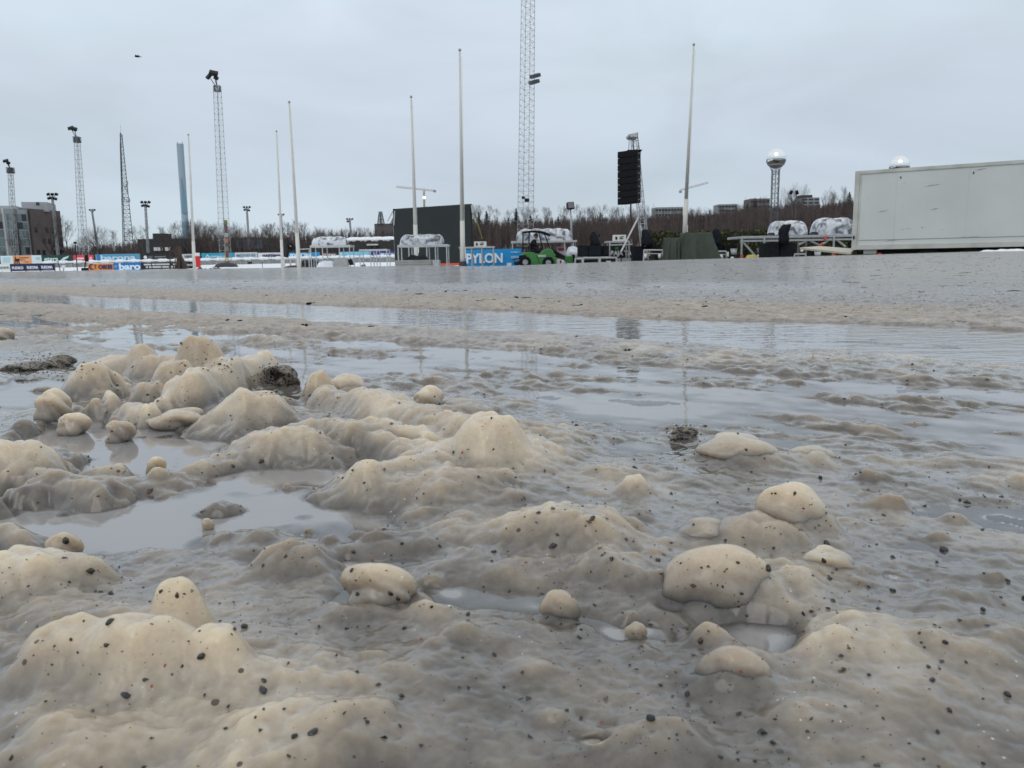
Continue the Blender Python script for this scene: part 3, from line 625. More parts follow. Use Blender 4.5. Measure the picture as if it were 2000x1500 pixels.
# ------------------------------------------------------------------ buildings
def bld(name, label, px0, px1, yt, yb, Y, depth, m_, cat='building', Y2=None, yt2=None):
    a, c = W(px0, yt, Y), W(px1, yt2 if yt2 else yt, Y2 or Y); zb = W((px0 + px1) / 2, yb, Y).z
    o = thing(name, label, cat, (a.x, a.y, zb)); z1 = a.z
    m = MB(); m.quadbox(a, c, depth, zb - 3, z1); m.build('wall', m_, o); return o, a, c, zb, z1
def cell(o, a, c, u0, u1, z0, z1, m_, name='window', out=.15):
    """an opening on the facade from a to c; u along it 0..1"""
    p, q = a.lerp(c, u0), a.lerp(c, u1); d = (q - p).to_2d().normalized(); n = Vector((d.y, -d.x, 0)) * out
    m = MB(); m.quadbox(p + n, q + n, out * 1.5, z0, z1); return m.build(name, m_, o)
# glass and brick office block
Y = 210; s = Y / F
o, a, c, zb, z1 = bld('office_block', 'brown brick office block with glazed green front at the left edge', 55, 117, 407, 500, Y, 26, M['brick'], Y2=222, yt2=411)
for r_ in range(5):
    for k in range(5):
        if (r_ + k) % 3 != 1: z = z1 - (5.5 + r_ * 2.9 * 1.05); cell(o, a, c, .12 + k * .17 + (.05 if r_ % 2 else 0), .20 + k * .17 + (.05 if r_ % 2 else 0), z - .7, z + .7, M['darkglass'])
for r_ in range(7):
    z = z1 - 2.4 - r_ * 1.75; cell(o, a, c, .70, .98, z - .5, z + .4, M['darkglass'], 'window_band')
A0, A1 = W(-50, 412, 196), W(54, 406, 209.5)
m = MB(); m.quadbox(A0, A1, 26, zb, z1 - .4); m.build('glazed_wing', M['greypanel'], o)
for k in range(9):
    for r_ in range(6):
        if k in (4,): continue
        z = z1 - 1.6 - r_ * 2.15; cell(o, A0, A1, .10 + k * .095, .185 + k * .095, z - 1.75, z, M['glass'] if (k * 5 + r_) % 4 else M['darkglass'])
for k in (.48, .73, .985): cell(o, A0, A1, k, k + .016, zb, z1 - .4, M['darkwall'] if k > .7 else M['white'], 'fin', .5)
m = MB(); m.quadbox(W(41, 395, 214), W(92, 395, 216), 10, z1 - .5, W(60, 394, 214).z); m.build('roof_plant_room', M['greypanel'], o)
m = MB(); m.quadbox(W(-40, 401, 205), W(31, 401, 208), 10, z1 - .5, W(20, 401, 206).z); m.build('roof_plant_room', M['greypanel'], o)
q0, q1 = W(72, 398, 214.5), W(78, 398, 214.5); m = MB(); m.quadbox(q0 - Vector((0,.4,0)), q1 - Vector((0,.4,0)), .2, q0.z - .5, q0.z + .4); m.build('louvre', M['darkglass'], o)

o, a, c, zb, z1 = bld('dark_shed', 'dark flat-roofed shed with white panels behind the black banners', 268, 352, 467, 492, 205, 16, M['darkwall'], yt2=462)
m = MB(); q0, q1 = W(298, 456, 207), W(319, 456, 207); m.quadbox(q0, q1, 5, z1 - .2, q0.z); m.build('roof_box', M['darkwall'], o)
for p0, p1 in ((300, 307), (308, 313), (314, 317), (322, 332)):
    q0, q1 = W(p0, 484, 204.6), W(p1, 484, 204.6); m = MB(); m.quadbox(q0, q1, .3, W(p0, 490, 204.6).z, W(p0, 483, 204.6).z); m.build('white_panel', M['white'], o)
o, a, c, zb, z1 = bld('glass_hall', 'blue glass fronted hall seen through bare trees', 446, 517, 465, 492, 212, 18, M['darkwall'])
for k in range(4):
    cell(o, a, c, .20 + k * .19, .36 + k * .19, zb + .8, z1 - .6, mat('blue_glass', (.075, .11, .14), .2, var=.4, scale=.6), 'window')
o, a, c, zb, z1 = bld('long_shed', 'long low dark shed with snow on its roof behind the stage decks', 672, 776, 470, 500, 110, 14, M['darkwall'])
m = MB()
for k in range(14):
    q = a.lerp(c, (k + .5) / 14); m.sphere((q.x, q.y + 2.5, z1 + .0), .5 + .25 * math.sin(k * 2.1) ** 2, 12, 8, 1.5, 4, .8)
m.build('roof_snow', M['roofsnow'], o, True)
for p0, p1 in ((718, 725), (728, 735)):
    q0, q1 = W(p0, 480, 109.6), W(p1, 480, 109.6); m = MB(); m.quadbox(q0, q1, .2, W(p0, 485, 109.6).z, W(p0, 479, 109.6).z); m.build('window', M['darkglass'], o)
m = MB(); m.quadbox(W(716, 477, 109.4), W(738, 477, 109.4), .5, W(716, 479.4, 109.4).z, W(716, 476.6, 109.4).z); m.build('canopy', M['white'], o)
o, a, c, zb, z1 = bld('grey_tower_block', 'grey concrete block with aerials left of the dark screen', 731, 776, 437, 475, 330, 20, mat('grey_concrete', (.13, .12, .125), .85), yt2=436)
m = MB(); q = W(744, 437, 330); m.lattice(q, q + Vector((0, 0, 5)), 2.0, .8, 6, .18, .1); m.build('aerial', M['galvd'], o)
q = W(766, 437, 330); m = MB(); m.lattice(q, q + Vector((1.5, 0, 4)), 1.2, .4, 6, .12, .08); m.build('aerial', M['galvd'], o)
def hillblock(label, px0, px1, yt, yb, Y, m_, rows, cols, slab=False):
    o, a, c, zb, z1 = bld('hill_block', label, px0, px1, yt, yb, Y, 14, m_)
    for r_ in range(rows):
        z = z1 - (z1 - zb) * (r_ + .35) / rows
        for k in range(cols): cell(o, a, c, (k + .12) / cols, (k + .85) / cols, z - (z1 - zb) / rows * .42, z, M['darkglass'] if not slab else M['darkglass'], 'window', .3)
    return o, a, c, zb, z1
hillblock('long pale apartment block on the hill left of the right flagpole', 1280, 1334, 405, 424, 520, M['palebuild'], 2, 9)
hillblock('short pale apartment block on the hill right of the right flagpole', 1404, 1440, 399, 415, 520, M['palebuild'], 2, 6)
hillblock('grey brown apartment block on the hill left of the mirrored ball tower', 1466, 1504, 388, 408, 480, mat('grey_brown_render', (.17, .155, .155), .85), 2, 5)
o, a, c, zb, z1 = hillblock('white balconied apartment block on the hill right of the mirrored ball tower', 1567, 1601, 386, 412, 470, M['palebuild'], 4, 3)
m = MB(); m.quadbox(W(1566, 380, 475), W(1587, 380, 475), 8, z1, W(1570, 381, 475).z); m.build('roof_box', M['darkwall'], o)
hillblock('small pale house half hidden in the birch wood', 1168, 1188, 425, 434, 360, M['palebuild'], 1, 3)

# ------------------------------------------------------------------ board wall, banners
Y = 84
wa, wb = W(84, 510, Y + 1), W(772, 510, Y - 1)
z0, z1 = W(400, 516, Y).z, W(400, 507, Y).z
o = thing('rink_board', 'long low grey board wall capped with snow below the banners', 'board wall', (wa.x, wa.y, z0))
m = MB(); m.quadbox(wa, wb, .12, z0 - .3, z1); m.build('panel', M['board'], o)
m = MB(); wa2, wb2 = wa + Vector((0, -.12, 0)), wb + Vector((0, -.12, 0)); n = 90
for i in range(n):
    p, q = wa2.lerp(wb2, i / n), wa2.lerp(wb2, (i + 1) / n); m.sphere(((p.x + q.x) / 2, p.y + .2, z1 + .0), .24, 8, 6, 1.9, 1.1, .62 + .25 * math.sin(i * 1.7))
m.build('snow_cap', M['roofsnow'], o, True)
m = MB()
for i in range(0, 61): p = wa.lerp(wb, i / 60); m.box((p.x - .04, p.y - .1, z0 - .3), (p.x + .04, p.y - .01, z1 - .02))
m.build('post', M['galv'], o).__setitem__('kind', 'stuff')
def lettering(body, px0, px1, pyb, pyt, Y, m_, parent, bold=.0):
    """writing whose cap height and width fill the given place on the sign"""
    cu = bpy.data.curves.new('lettering', 'FONT'); cu.body = body; cu.size = 1; cu.extrude = .01; cu.offset = bold
    cu.materials.append(m_); ob = bpy.data.objects.new('lettering', cu); COL.objects.link(ob)
    bpy.context.view_layer.update(); d = ob.dimensions
    a, c = W(px0, pyb, Y), W(px1, pyb, Y); h = abs(W(px0, pyt, Y).z - a.z)
    if d.x < 1e-4: return ob
    bbx = [v[0] for v in ob.bound_box]; bby = [v[1] for v in ob.bound_box]
    sx_, sy_ = (c.x - a.x) / (max(bbx) - min(bbx)), h / (max(bby) - min(bby))
    ang = math.atan2(c.y - a.y, c.x - a.x)
    zb = (a.z + c.z) / 2
    loc = Vector((a.x - min(bbx) * sx_, a.y, zb - min(bby) * sy_))
    ob.matrix_basis = Matrix.Translation(loc) @ Euler((R(90), 0, ang)).to_matrix().to_4x4() @ Matrix.Diagonal((sx_, sy_, 1, 1))
    me = bpy.data.meshes.new_from_object(ob); o2 = bpy.data.objects.new('lettering', me); COL.objects.link(o2); o2.matrix_basis = ob.matrix_basis.copy()
    bpy.data.objects.remove(ob); o2.name = 'lettering'; attach(o2, parent); return o2
def banner(label, px0, px1, yt, yb, Y, rgb, texts=(), strips=(), group=None, legs=True, name='banner', lean=0):
    s = Y / F; mid = (px0 + px1) / 2
    zt, zb = W(mid, yt, Y).z, W(mid, yb, Y).z; a, c = W(px0, yb, Y), W(px1, yb, Y)
    o = thing(name, label, 'banner', (a.x, a.y, zb), group)
    m = MB(); m.quadbox(a, c, .05, zb, zt); m.build('panel', flat('banner_' + 'print', rgb, .5), o)
    for q0, q1, y0, y1, col in strips:
        p, q = W(q0, y1, Y - .03), W(q1, y1, Y - .03); m = MB(); m.quadbox(p, q, .02, W(mid, y1, Y).z, W(mid, y0, Y).z); m.build('printed_patch', flat('print_ink', col), o)
    for body, q0, q1, y0, y1, col, bold in texts:
        lettering(body, q0, q1, y1, y0, Y - .07, flat('letter_ink', col), o, bold)
    if legs:
        n = max(2, int((px1 - px0) / 25))
        for i in range(n + 1):
            p = a.lerp(c, i / n); m = MB(); m.box((p.x - .03, p.y + .055, zb - .9), (p.x + .03, p.y + .12, zt - .02)); m.build('post', M['galvd'], o)
    return o
GB = 'advertising banners along the far board wall'; GF = 'banners standing in the snow in front of the wall'
B1 = 91
banner('pale and orange banner with lines of small print at the far left', 2, 82, 499, 515, B1, (205, 218, 222), [], [(26, 62, 499.5, 514.5, (220, 150, 100))] + [(5, 20, y, y + 1.2, (130, 190, 195)) for y in (503, 506.5, 510)] + [(37, 56, y, y + 1.4, (240, 215, 190)) for y in (503, 507, 511)] + [(70, 78, 503, 508, (160, 195, 190))], GB)
banner('dark green banner with pale leaf beside the pale and orange one', 83, 143, 498, 510, B1, (18, 58, 54), [('etera', 87, 114, 502.5, 510, (200, 225, 220), .02)], [], GB)
q = [W(117, 509.5, B1 - .1), W(124, 503, B1 - .1), W(135, 499.5, B1 - .1), W(132, 504, B1 - .1), W(124, 508, B1 - .1)]
gb = [x for x in SC.objects if x.name.startswith('banner') and x.parent is None][-1]; m = MB(); m.prism(q, (0, .03, 0)); m.build('leaf_emblem', flat('pale_leaf', (200, 222, 218)), gb)
banner('red banner with pale writing behind the second lattice mast', 144, 183, 498, 510, B1, (205, 70, 80), [], [(150, 164, 503, 506.5, (240, 200, 205)), (175, 180, 502, 508, (235, 180, 185))], GB)
banner('pale blue banner with white lower-case letters above the darker blue one', 187, 274, 496, 508.5, B1, (88, 150, 180), [('barona', 197, 265, 498, 507.5, (190, 220, 238), .03)], [(190, 196, 497, 508, (60, 115, 170))], GB)
banner('black banner with white round emblem behind the wall', 277, 322, 497, 507, B1, (28, 28, 30), [], [(302, 324, 501, 502.2, (150, 150, 150)), (290, 298, 500, 504.5, (90, 90, 92)), (303, 318, 504, 505, (120, 120, 120))], GB)
gb = [x for x in SC.objects if x.name.startswith('banner') and x.parent is None][-1]; m = MB(); q = W(284, 502.5, B1 - .1); m.tube(q, q + Vector((0, -.02, 0)), .2, n=20); m.build('round_emblem', M['white'], gb)
banner('light grey banner with small dark letters behind the red and white marker', 353, 381, 496, 508, B1, (190, 190, 188), [('VEPE', 360, 375, 499, 504, (90, 90, 95), .03)], [], GB)
banner('turquoise banner with white emblem left of the stickered mast', 394, 458, 494, 504.5, B1, (30, 150, 182), [('LÄHITAPIOLA', 411, 440, 498.5, 503, (215, 240, 245), .02)], [], GB)
gb = [x for x in SC.objects if x.name.startswith('banner') and x.parent is None][-1]
m = MB(); m.prism([W(401, 503, B1 - .1), W(405, 497, B1 - .1), W(411, 503, B1 - .1), W(408.5, 503, B1-.1), W(405, 499.5, B1-.1), W(403, 503, B1-.1)], (0, .03, 0)); m.build('peak_emblem', M['white'], gb)
banner('pale grey banner with grey capitals right of the stickered mast', 459, 503, 493, 504.5, B1, (198, 205, 210), [('MEDNEUER', 462, 500, 496, 501.5, (120, 135, 150), .01)], [], GB)
banner('white banner with bold dark capitals left of the worker', 504.5, 552, 493.5, 505, B1, (215, 215, 222), [('HARTMAN', 513, 550, 496.5, 503, (45, 45, 70), .06)], [], GB)
banner('blue banner with big white capitals behind the worker platform', 563, 625, 493, 504, B1, (40, 140, 190), [('PYLON', 567, 607, 495, 503.5, (210, 235, 248), .03)], [], GB)
banner('grey brown banner with pale capitals under the left plastic-wrapped roll', 630, 657, 494, 504.5, B1, (105, 95, 98), [('STARK', 640, 656, 496.5, 501, (235, 235, 235), .04)], [(631, 637, 495, 504, (190, 150, 150))], GB)
banner('light blue cloud-patterned banner between the two left stage decks', 662, 722, 491.5, 503, B1, (120, 190, 215), [], [(664, 700, 499, 502.5, (200, 222, 230)), (704, 720, 498.5, 502.6, (165, 212, 228)), (663, 668, 493, 501, (185, 215, 228))], GB)
banner('navy banner with white capitals left of the dark screen', 724, 774, 490.5, 502, B1, (40, 55, 125), [('FINNTAC', 744, 773, 494, 499.5, (205, 215, 240), .04)], [(729, 733, 493, 500, (150, 165, 210))], GB)
B2 = 68
banner('white banner with grey letters in the snow at the left edge', -14, 20.5, 516, 530, B2, (225, 228, 226), [('oset', -8, 18, 520, 525, (130, 130, 130), .02)], [], GF)
banner('navy banner with the same white word three times in the snow', 21, 106.5, 515, 529, B2, (28, 30, 66), [('FUOKO', 24, 46, 520.5, 526, (220, 222, 235), .04), ('EUKONA', 53, 75, 519.5, 525, (220, 222, 235), .04), ('EUKONA', 81, 103, 519, 524.5, (220, 222, 235), .04)], [(56, 75, 527, 527.6, (150, 155, 180)), (84, 103, 526.6, 527.2, (150, 155, 180))], GF)
banner('orange banner with violet lettering in the snow', 172, 222, 513.5, 528, B2, (232, 150, 75), [('7', 184.5, 188.5, 517, 526, (60, 45, 95), .04), ('OIKEI', 192, 219, 517, 525.5, (60, 45, 95), .05)], [(173, 222, 513.6, 514.6, (240, 225, 215))], GF)
gb = [x for x in SC.objects if x.name.startswith('banner') and x.parent is None][-1]
m = MB(); q = W(178.5, 521, B2 - .1); pts = []
for k in range(15): a_ = R(60 + 240 * k / 14); pts.append(q + Vector((.24 * math.cos(a_), 0, .26 * math.sin(a_))))
for k in range(15): a_ = R(300 - 240 * k / 14); pts.append(q + Vector((.05 + .15 * math.cos(a_), 0, .17 * math.sin(a_))))
m.prism(pts, (0, .03, 0)); m.build('crescent_emblem', flat('violet_ink', (60, 45, 95)), gb)
banner('bright blue banner with big cropped white letters in the snow', 222.5, 276, 512.5, 527.5, B2, (45, 115, 180), [('baro', 233, 275, 514, 527, (215, 235, 248), .04)], [(223.5, 229, 518, 522, (110, 160, 205))], GF)
banner('black banner with two rows of white words in the snow', 276.5, 381, 512, 527, B2, (22, 22, 26), [('KERO', 359, 376, 515.5, 519.5, (225, 225, 225), .04)], [(p, q_, 514.5, 517.5, (200, 200, 200)) for p, q_ in ((281, 295), (297, 303), (304, 331), (338, 344))] + [(p, q_, 519.5, 522.8, (200, 200, 200)) for p, q_ in ((285, 289), (291, 296), (298, 315), (317, 330), (334, 338), (340, 343))], GF)
# big blue banner by the loader
Y = 43.5
o = banner('large bright blue banner with tall white capitals left of the green loader', 908, 1019, 486.5, 522, Y, (25, 150, 215), [('PYLON', 911, 982, 494.5, 514, (235, 245, 250), .035), ('KORJAA', 998, 1014, 491, 494.5, (215, 235, 245), .02), ('OSITA', 998, 1013, 500, 504.5, (215, 235, 245), .02)], [(940, 946, 519, 521, (225, 240, 248)), (958, 964, 519, 521, (225, 240, 248)), (990, 999, 514, 520, (225, 240, 248))])
# black banner behind the little stage table
banner('black banner with chunky white capitals under the right table', 1191, 1237, 479.5, 504, 38.5, (18, 18, 18), [('BAJA TA', 1193, 1234, 489.5, 501.5, (235, 235, 235), .05)], [(1201.5, 1208, 482, 487.5, (60, 120, 60))])
banner('small red and white sign behind the arm of the green loader', 1088, 1106, 482, 498, 48, (215, 215, 215), [], [(1090, 1103, 484, 490, (190, 60, 75))])
# red and white marker post
b = W(388, 526, 64.5); s = 64.5 / F
o = thing('marker_post', 'padded red and white post at the foot of a flagpole', 'marker post', b)
zt = W(383, 494, 64.5).z; m = MB(); m.box((b.x - 3.8*s, b.y - 3*s, b.z + 4*s), (b.x + 4*s, b.y + 3*s, b.z + 25*s)); m.build('red_pad', M['red'], o, bevel=.04)
m = MB(); m.box((b.x - 4.4*s, b.y - 3.2*s, b.z + 25*s), (b.x + 4*s, b.y + 3.2*s, zt)); m.build('white_cap', M['white'], o, bevel=.05)
m = MB(); m.box((b.x - 4.0*s, b.y - 3.2*s, b.z - .2), (b.x + 4*s, b.y + 3.2*s, b.z + 4*s)); m.build('white_foot', M['white'], o, bevel=.03)
# rusty frame
Y = 66; o = thing('steel_frame', 'rusty brown steel frame standing in front of the black banner', 'steel frame', W(342, 526, Y))
m = MB()
for p0, p1 in ((331, 334), (341, 344), (350, 353)):
    for dy in (0, 1.0): m.tube(W(p0 + 1, 527, Y + dy), W(p0 + 1.5, 484, Y + dy), .045, n=5)
for yy in (490, 503, 514): m.tube(W(332, yy, Y), W(352, yy, Y), .04, n=5); m.tube(W(332, yy, Y + 1), W(352, yy, Y + 1), .04, n=5)
m.build('frame', M['rust'], o); m = MB(); m.quadbox(W(343, 490, Y + .5), W(352, 490, Y + .5), .3, W(343, 526, Y).z, W(343, 481, Y).z); m.prism([W(352, 527, Y+.5), W(352, 500, Y+.5), W(360, 515, Y+.5), W(368, 527, Y+.5)], (0, .4, 0)); m.build('side_plate', M['rust'], o)
# thin posts and little things in the snow
def stake(px0, yt, px1, yb, Y, label, r=.03, m_='dark', flag=None):
    b, t = W(px1, yb, Y), W(px0, yt, Y); o = thing('stake', label, 'stake', b); m = MB(); m.tube(b - Vector((0, 0, .2)), t, r, r, 6); m.build('rod', M[m_], o)
    if flag: m = MB(); m.box((t.x - flag, t.y - flag * .4, t.z), (t.x + flag, t.y + flag * .4, t.z + flag * 1.3)); m.build('head_box', M[m_], o, bevel=.02)
    return o
stake(147, 476, 151, 529, 66, 'thin post with a black box on top left of the second lattice mast', .04, 'dark', .13)
stake(113, 510, 119.5, 534, 56, 'short leaning dark stake at the right end of the navy banner', .03, 'dark')
stake(512, 512, 513, 525, 60, 'tiny upright stake in the snow left of the worker', .02, 'dark')
stake(416, 521, 417, 523, 60, 'dark twig stub left of the stickered mast', .03, 'dark')
stake(256, 527, 257, 534, 55, 'red-brown peg below the bright blue banner', .015, 'rust')
b = W(65, 518, 66)
# brown sawhorse by orange banner left
Y = 80; o = thing('sawhorse', 'small dark wooden stand in front of the orange print', 'stand', W(32, 515, Y))
m = MB()
for p, q in (((29, 516), (30, 501)), ((33, 516), (34, 507)), ((38, 516), (35.5, 505))): m.tube(W(*p, Y), W(*q, Y), .06, n=5)
m.build('legs', M['rust'], o); m = MB(); q = W(34, 508, Y); m.box((q.x - .14, q.y - .1, q.z - .12), (q.x + .16, q.y + .1, q.z + .14)); m.build('top', M['dark'], o, bevel=.02)
Y = 62; b = W(124, 529, Y); o = thing('water_tap', 'small grey bucket-shaped stand in the snow right of the navy banner', 'stand', b)
m = MB(); m.tube(b, W(124, 523, Y), .05, n=8); m.build('stem', M['galv'], o); m = MB(); m.tube(W(124, 524, Y), W(124, 518.5, Y), .09, .16, 14); m.build('bowl', M['sheet'], o, True)
Y = 64; b = W(165, 528, Y); o = thing('control_box', 'small black box on the snow under the second lattice mast', 'box', b)
m = MB(); m.box((b.x - .18, b.y - .15, b.z - .05), (b.x + .3, b.y + .15, b.z + .2)); m.build('case', M['black'], o, bevel=.02); m = MB(); m.tube((b.x + .05, b.y, b.z + .2), W(169, 499, Y), .04, n=6); q = W(169, 504, Y); m.box((q.x - .1, q.y - .1, q.z - .3), (q.x + .1, q.y + .1, q.z + .25)); m.build('riser', M['black'], o)
Y = 74; b = W(488, 515, Y); o = thing('trolley', 'small black handled trolley parked against the board wall', 'trolley', b)
m = MB(); m.box((b.x - .16, b.y - .15, b.z - .02), (b.x + .18, b.y + .15, b.z + .16)); m.build('body', M['black'], o, bevel=.02); m = MB(); m.tube(b + Vector((.14, 0, .1)), W(491, 505, Y), .02, n=5); m.build('handle', M['black'], o)
for i, (px, py, r_) in enumerate(((391, 526, .16), (412, 526, .10), (420, 525, .12), (426, 524, .14), (401, 527, .08), (146, 528, .1), (710, 523, .16))):
    b = W(px, py, 62); b.z = snow_base(b.x, b.y) + r_ * .3; m = MB(); m.sphere(b, r_, 9, 6, 1.2, 1, .8); o = m.build('earth_clod', M['rust'], None, True)
    for v in o.data.vertices: v.co += Vector((random.uniform(-1, 1), random.uniform(-1, 1), random.uniform(-1, 1))) * r_ * .22
    tag(o, 'small dark clod of earth lying on the far snow', 'earth clod', 'dark clods of earth on the snow')

# ------------------------------------------------------------------ dark video screen
a, c = W(771, 505, 60), W(921, 505, 56)
zt = W(771, 408, 60).z; zb = W(771, 518, 60).z
o = thing('video_screen', 'huge dark blank video screen standing behind two flagpoles', 'video screen', (a.x, a.y, zb))
m = MB(); m.quadbox(a, c, .25, zb, zt); m.build('panel', M['screen'], o, bevel=.02)
m = MB(); d = (c - a); n_ = 8
for i in range(n_ + 1): q = a + d * (i / n_); m.tube((q.x, q.y + .32, zb), (q.x, q.y + .32, zt - .1), .05, n=4)
m.build('rear_truss', M['alu'], o)
m = MB(); m.tube(W(771, 412, 59.9), W(769.5, 440, 59.9), .05, n=5); m.build('corner_clamp', M['alu'], o)
m = MB(); m.tube(W(922, 400, 56), W(924, 416, 56), .09, n=6); m.build('corner_clamp', M['alu'], o)
m = MB(); m.tube(W(922, 402, 56.2), W(942, 466, 58), .035, n=4); m.build('guy_strap', M['yellow'], o)
m = MB(); m.tube(W(770, 408, 60.2), W(757, 432, 64), .03, n=4); m.build('guy_strap', M['galvd'], o)
Y = 47; a, c = W(858, 516, Y), W(903, 516, Y); o = thing('red_barrier', 'low orange-red plastic strip on the snow under the dark screen', 'barrier', a)
m = MB(); m.quadbox(a, c, .1, W(880, 518.5, Y).z, W(880, 514, Y).z); m.build('strip', M['orange'], o)
m = MB()
for k in range(4): q = a.lerp(c, (k + .5) / 4); m.box((q.x - .03, q.y - .05, q.z - .3), (q.x + .03, q.y - .01, q.z + .03))
m.build('stake', M['orange'], o)

# ------------------------------------------------------------------ stage decks
def stage_deck(label, px0, px1, yt0, yt1, yb, Y, legs, depth=1.2, th=4, group='aluminium stage decks', brace=(), name='stage_deck', extra_leg=0):
    s = Y / F; a, c = W(px0, yt0, Y), W(px1, yt1, Y); zb = W((px0 + px1) / 2, yb, Y).z
    o = thing(name, label, 'stage deck', (a.x, a.y, zb), group)
    z = (a.z + c.z) / 2; a.z = c.z = z
    m = MB(); m.quadbox(a, c, depth, z - th * s, z); m.build('deck', M['alu'], o, bevel=.008)
    for lx in legs:
        for dy in (.03, depth - .08):
            q = a.lerp(c, (lx - px0) / (px1 - px0)); m = MB(); m.tube((q.x, q.y + dy, zb - extra_leg), (q.x, q.y + dy, z - th * s), .034, .034, 8); m.build('leg', M['alu'], o)
    for b0, b1 in brace:
        m = MB(); m.tube(W(*b0, Y), W(*b1, Y), .03, n=8); m.build('brace', M['alu'], o)
    return o, a, c, z
def wrapped_roll(label, px0, px1, yt, yb, Y, seed, depth=.95, seg=4):
    """covered equipment: rounded long form under clear plastic film"""
    a, c = W(px0, yb, Y), W(px1, yb, Y); h = W((px0 + px1) / 2, yt, Y).z - (a.z + c.z) / 2; L = (c - a).length
    nu, nv = 72, 26; uu = np.linspace(0, 1, nu); vv = np.linspace(0, 1, nv)
    U, V = np.meshgrid(uu, vv); th = np.pi * V
    end = np.clip(1 - np.abs(2 * U - 1) ** 9, .02, 1) ** .4
    prof = 1 + .025 * np.sin(U * np.pi * seg * 2 + seed) + .03 * fbm(U * 9 + seed, V * 4, 4) + .02 * np.abs(perlin(U * 30 + seed, V * 6))
    ys_ = -np.sign(np.cos(th)) * np.abs(np.cos(th)) ** .7 * depth / 2 * prof * (.8 + .2 * end) + depth / 2
    zs_ = np.abs(np.sin(th)) ** .55 * h * prof * end
    dirv = (c - a).normalized(); nrm = Vector((-dirv.y, dirv.x, 0))
    x = a.x + dirv.x * L * U + nrm.x * ys_; y = a.y + dirv.y * L * U + nrm.y * ys_; z = (a.z + c.z) / 2 + zs_ + .002
    o = grid_object('wrapped_equipment', x, y, z, M['plastic']); tag(o, label, 'covered equipment', 'plastic-wrapped rolls on the stage decks')
    return o
stage_deck('stage deck under the leftmost plastic-wrapped roll', 605, 684, 479.5, 478, 523, 50, (606, 629, 662, 682), 1.4)
wrapped_roll('plastic-wrapped roll on the leftmost deck, before the snow-roofed shed', 608, 676, 462, 480, 50.1, 1)
stage_deck('empty open stage deck between the two left wrapped rolls', 701, 756, 487.5, 486, 526, 50, (702, 723, 735, 755), 1.3, 3)
stage_deck('stage deck under the wrapped roll in front of the dark screen', 776, 875, 478.5, 477, 519, 40, (777, 798, 833, 850, 872), 1.4)
wrapped_roll('plastic-wrapped roll in front of the dark screen', 780, 866, 457.5, 478.5, 40.1, 4)
stage_deck('low stage deck the black-clad worker stands on', 553, 604, 504.5, 503.5, 525, 56, (555, 567, 577, 585, 603), 1.5, 2.5)
m = MB(); dk = [x for x in SC.objects if x.name.startswith('stage_deck') and x.parent is None][-1]
for p, q in (((585, 504), (585, 486)), ((604, 503.5), (604, 485)), ((585, 487), (604, 486)), ((598, 495), (585, 496))): m.tube(W(*p, 56.3), W(*q, 56.3), .03, n=6)
m.build('hand_rail', M['alu'], dk)
stage_deck('stage deck carrying the white appliance beside the blue banner', 896, 966, 482.5, 481, 521, 41, (899, 921, 941, 963), 1.2, 3)
stage_deck('stage deck behind the green loader under a wrapped roll', 998, 1127, 472, 468, 520, 47, (1001, 1103, 1120), 1.5, 4)
wrapped_roll('plastic-wrapped roll behind the green loader', 1008, 1118, 446, 470, 47.1, 9, 1.3, 5)
stage_deck('small stage deck carrying the white appliance left of the leaning truss', 1185, 1230, 471.5, 470, 512, 37, (1191, 1229), 1.0, 3, brace=(((1192, 479), (1234, 478)),))
def appliance(label, px0, px1, yt, yb, Y):
    a, c = W(px0, yb, Y), W(px1, yb, Y); zt = W(px0, yt, Y).z; o = thing('control_unit', label, 'control unit', a, 'white control units on the decks')
    m = MB(); m.quadbox(a, c, .35, a.z, zt); m.build('housing', M['white'], o, bevel=.02)
    q = a.lerp(c, .22); m = MB(); m.box((q.x - .04, q.y - .02, a.z + .06), (q.x + .05, q.y + .01, a.z + .2)); m.build('socket', M['black'], o)
    q = a.lerp(c, .66); m = MB(); m.box((q.x - .12, q.y - .015, a.z + .08), (q.x + .06, q.y + .01, a.z + .16)); m.build('vent', M['galvd'], o)
    q = a.lerp(c, .66); m = MB(); m.box((q.x - .08, q.y - .015, a.z + .19), (q.x + .1, q.y + .01, a.z + .22)); m.build('display', M['galvd'], o)
appliance('white box with dark socket on the deck beside the dark screen', 926, 950, 472, 482, 41.3)
appliance('white box with dark socket on the small deck left of the leaning truss', 1198, 1223, 459, 470.8, 37.3)
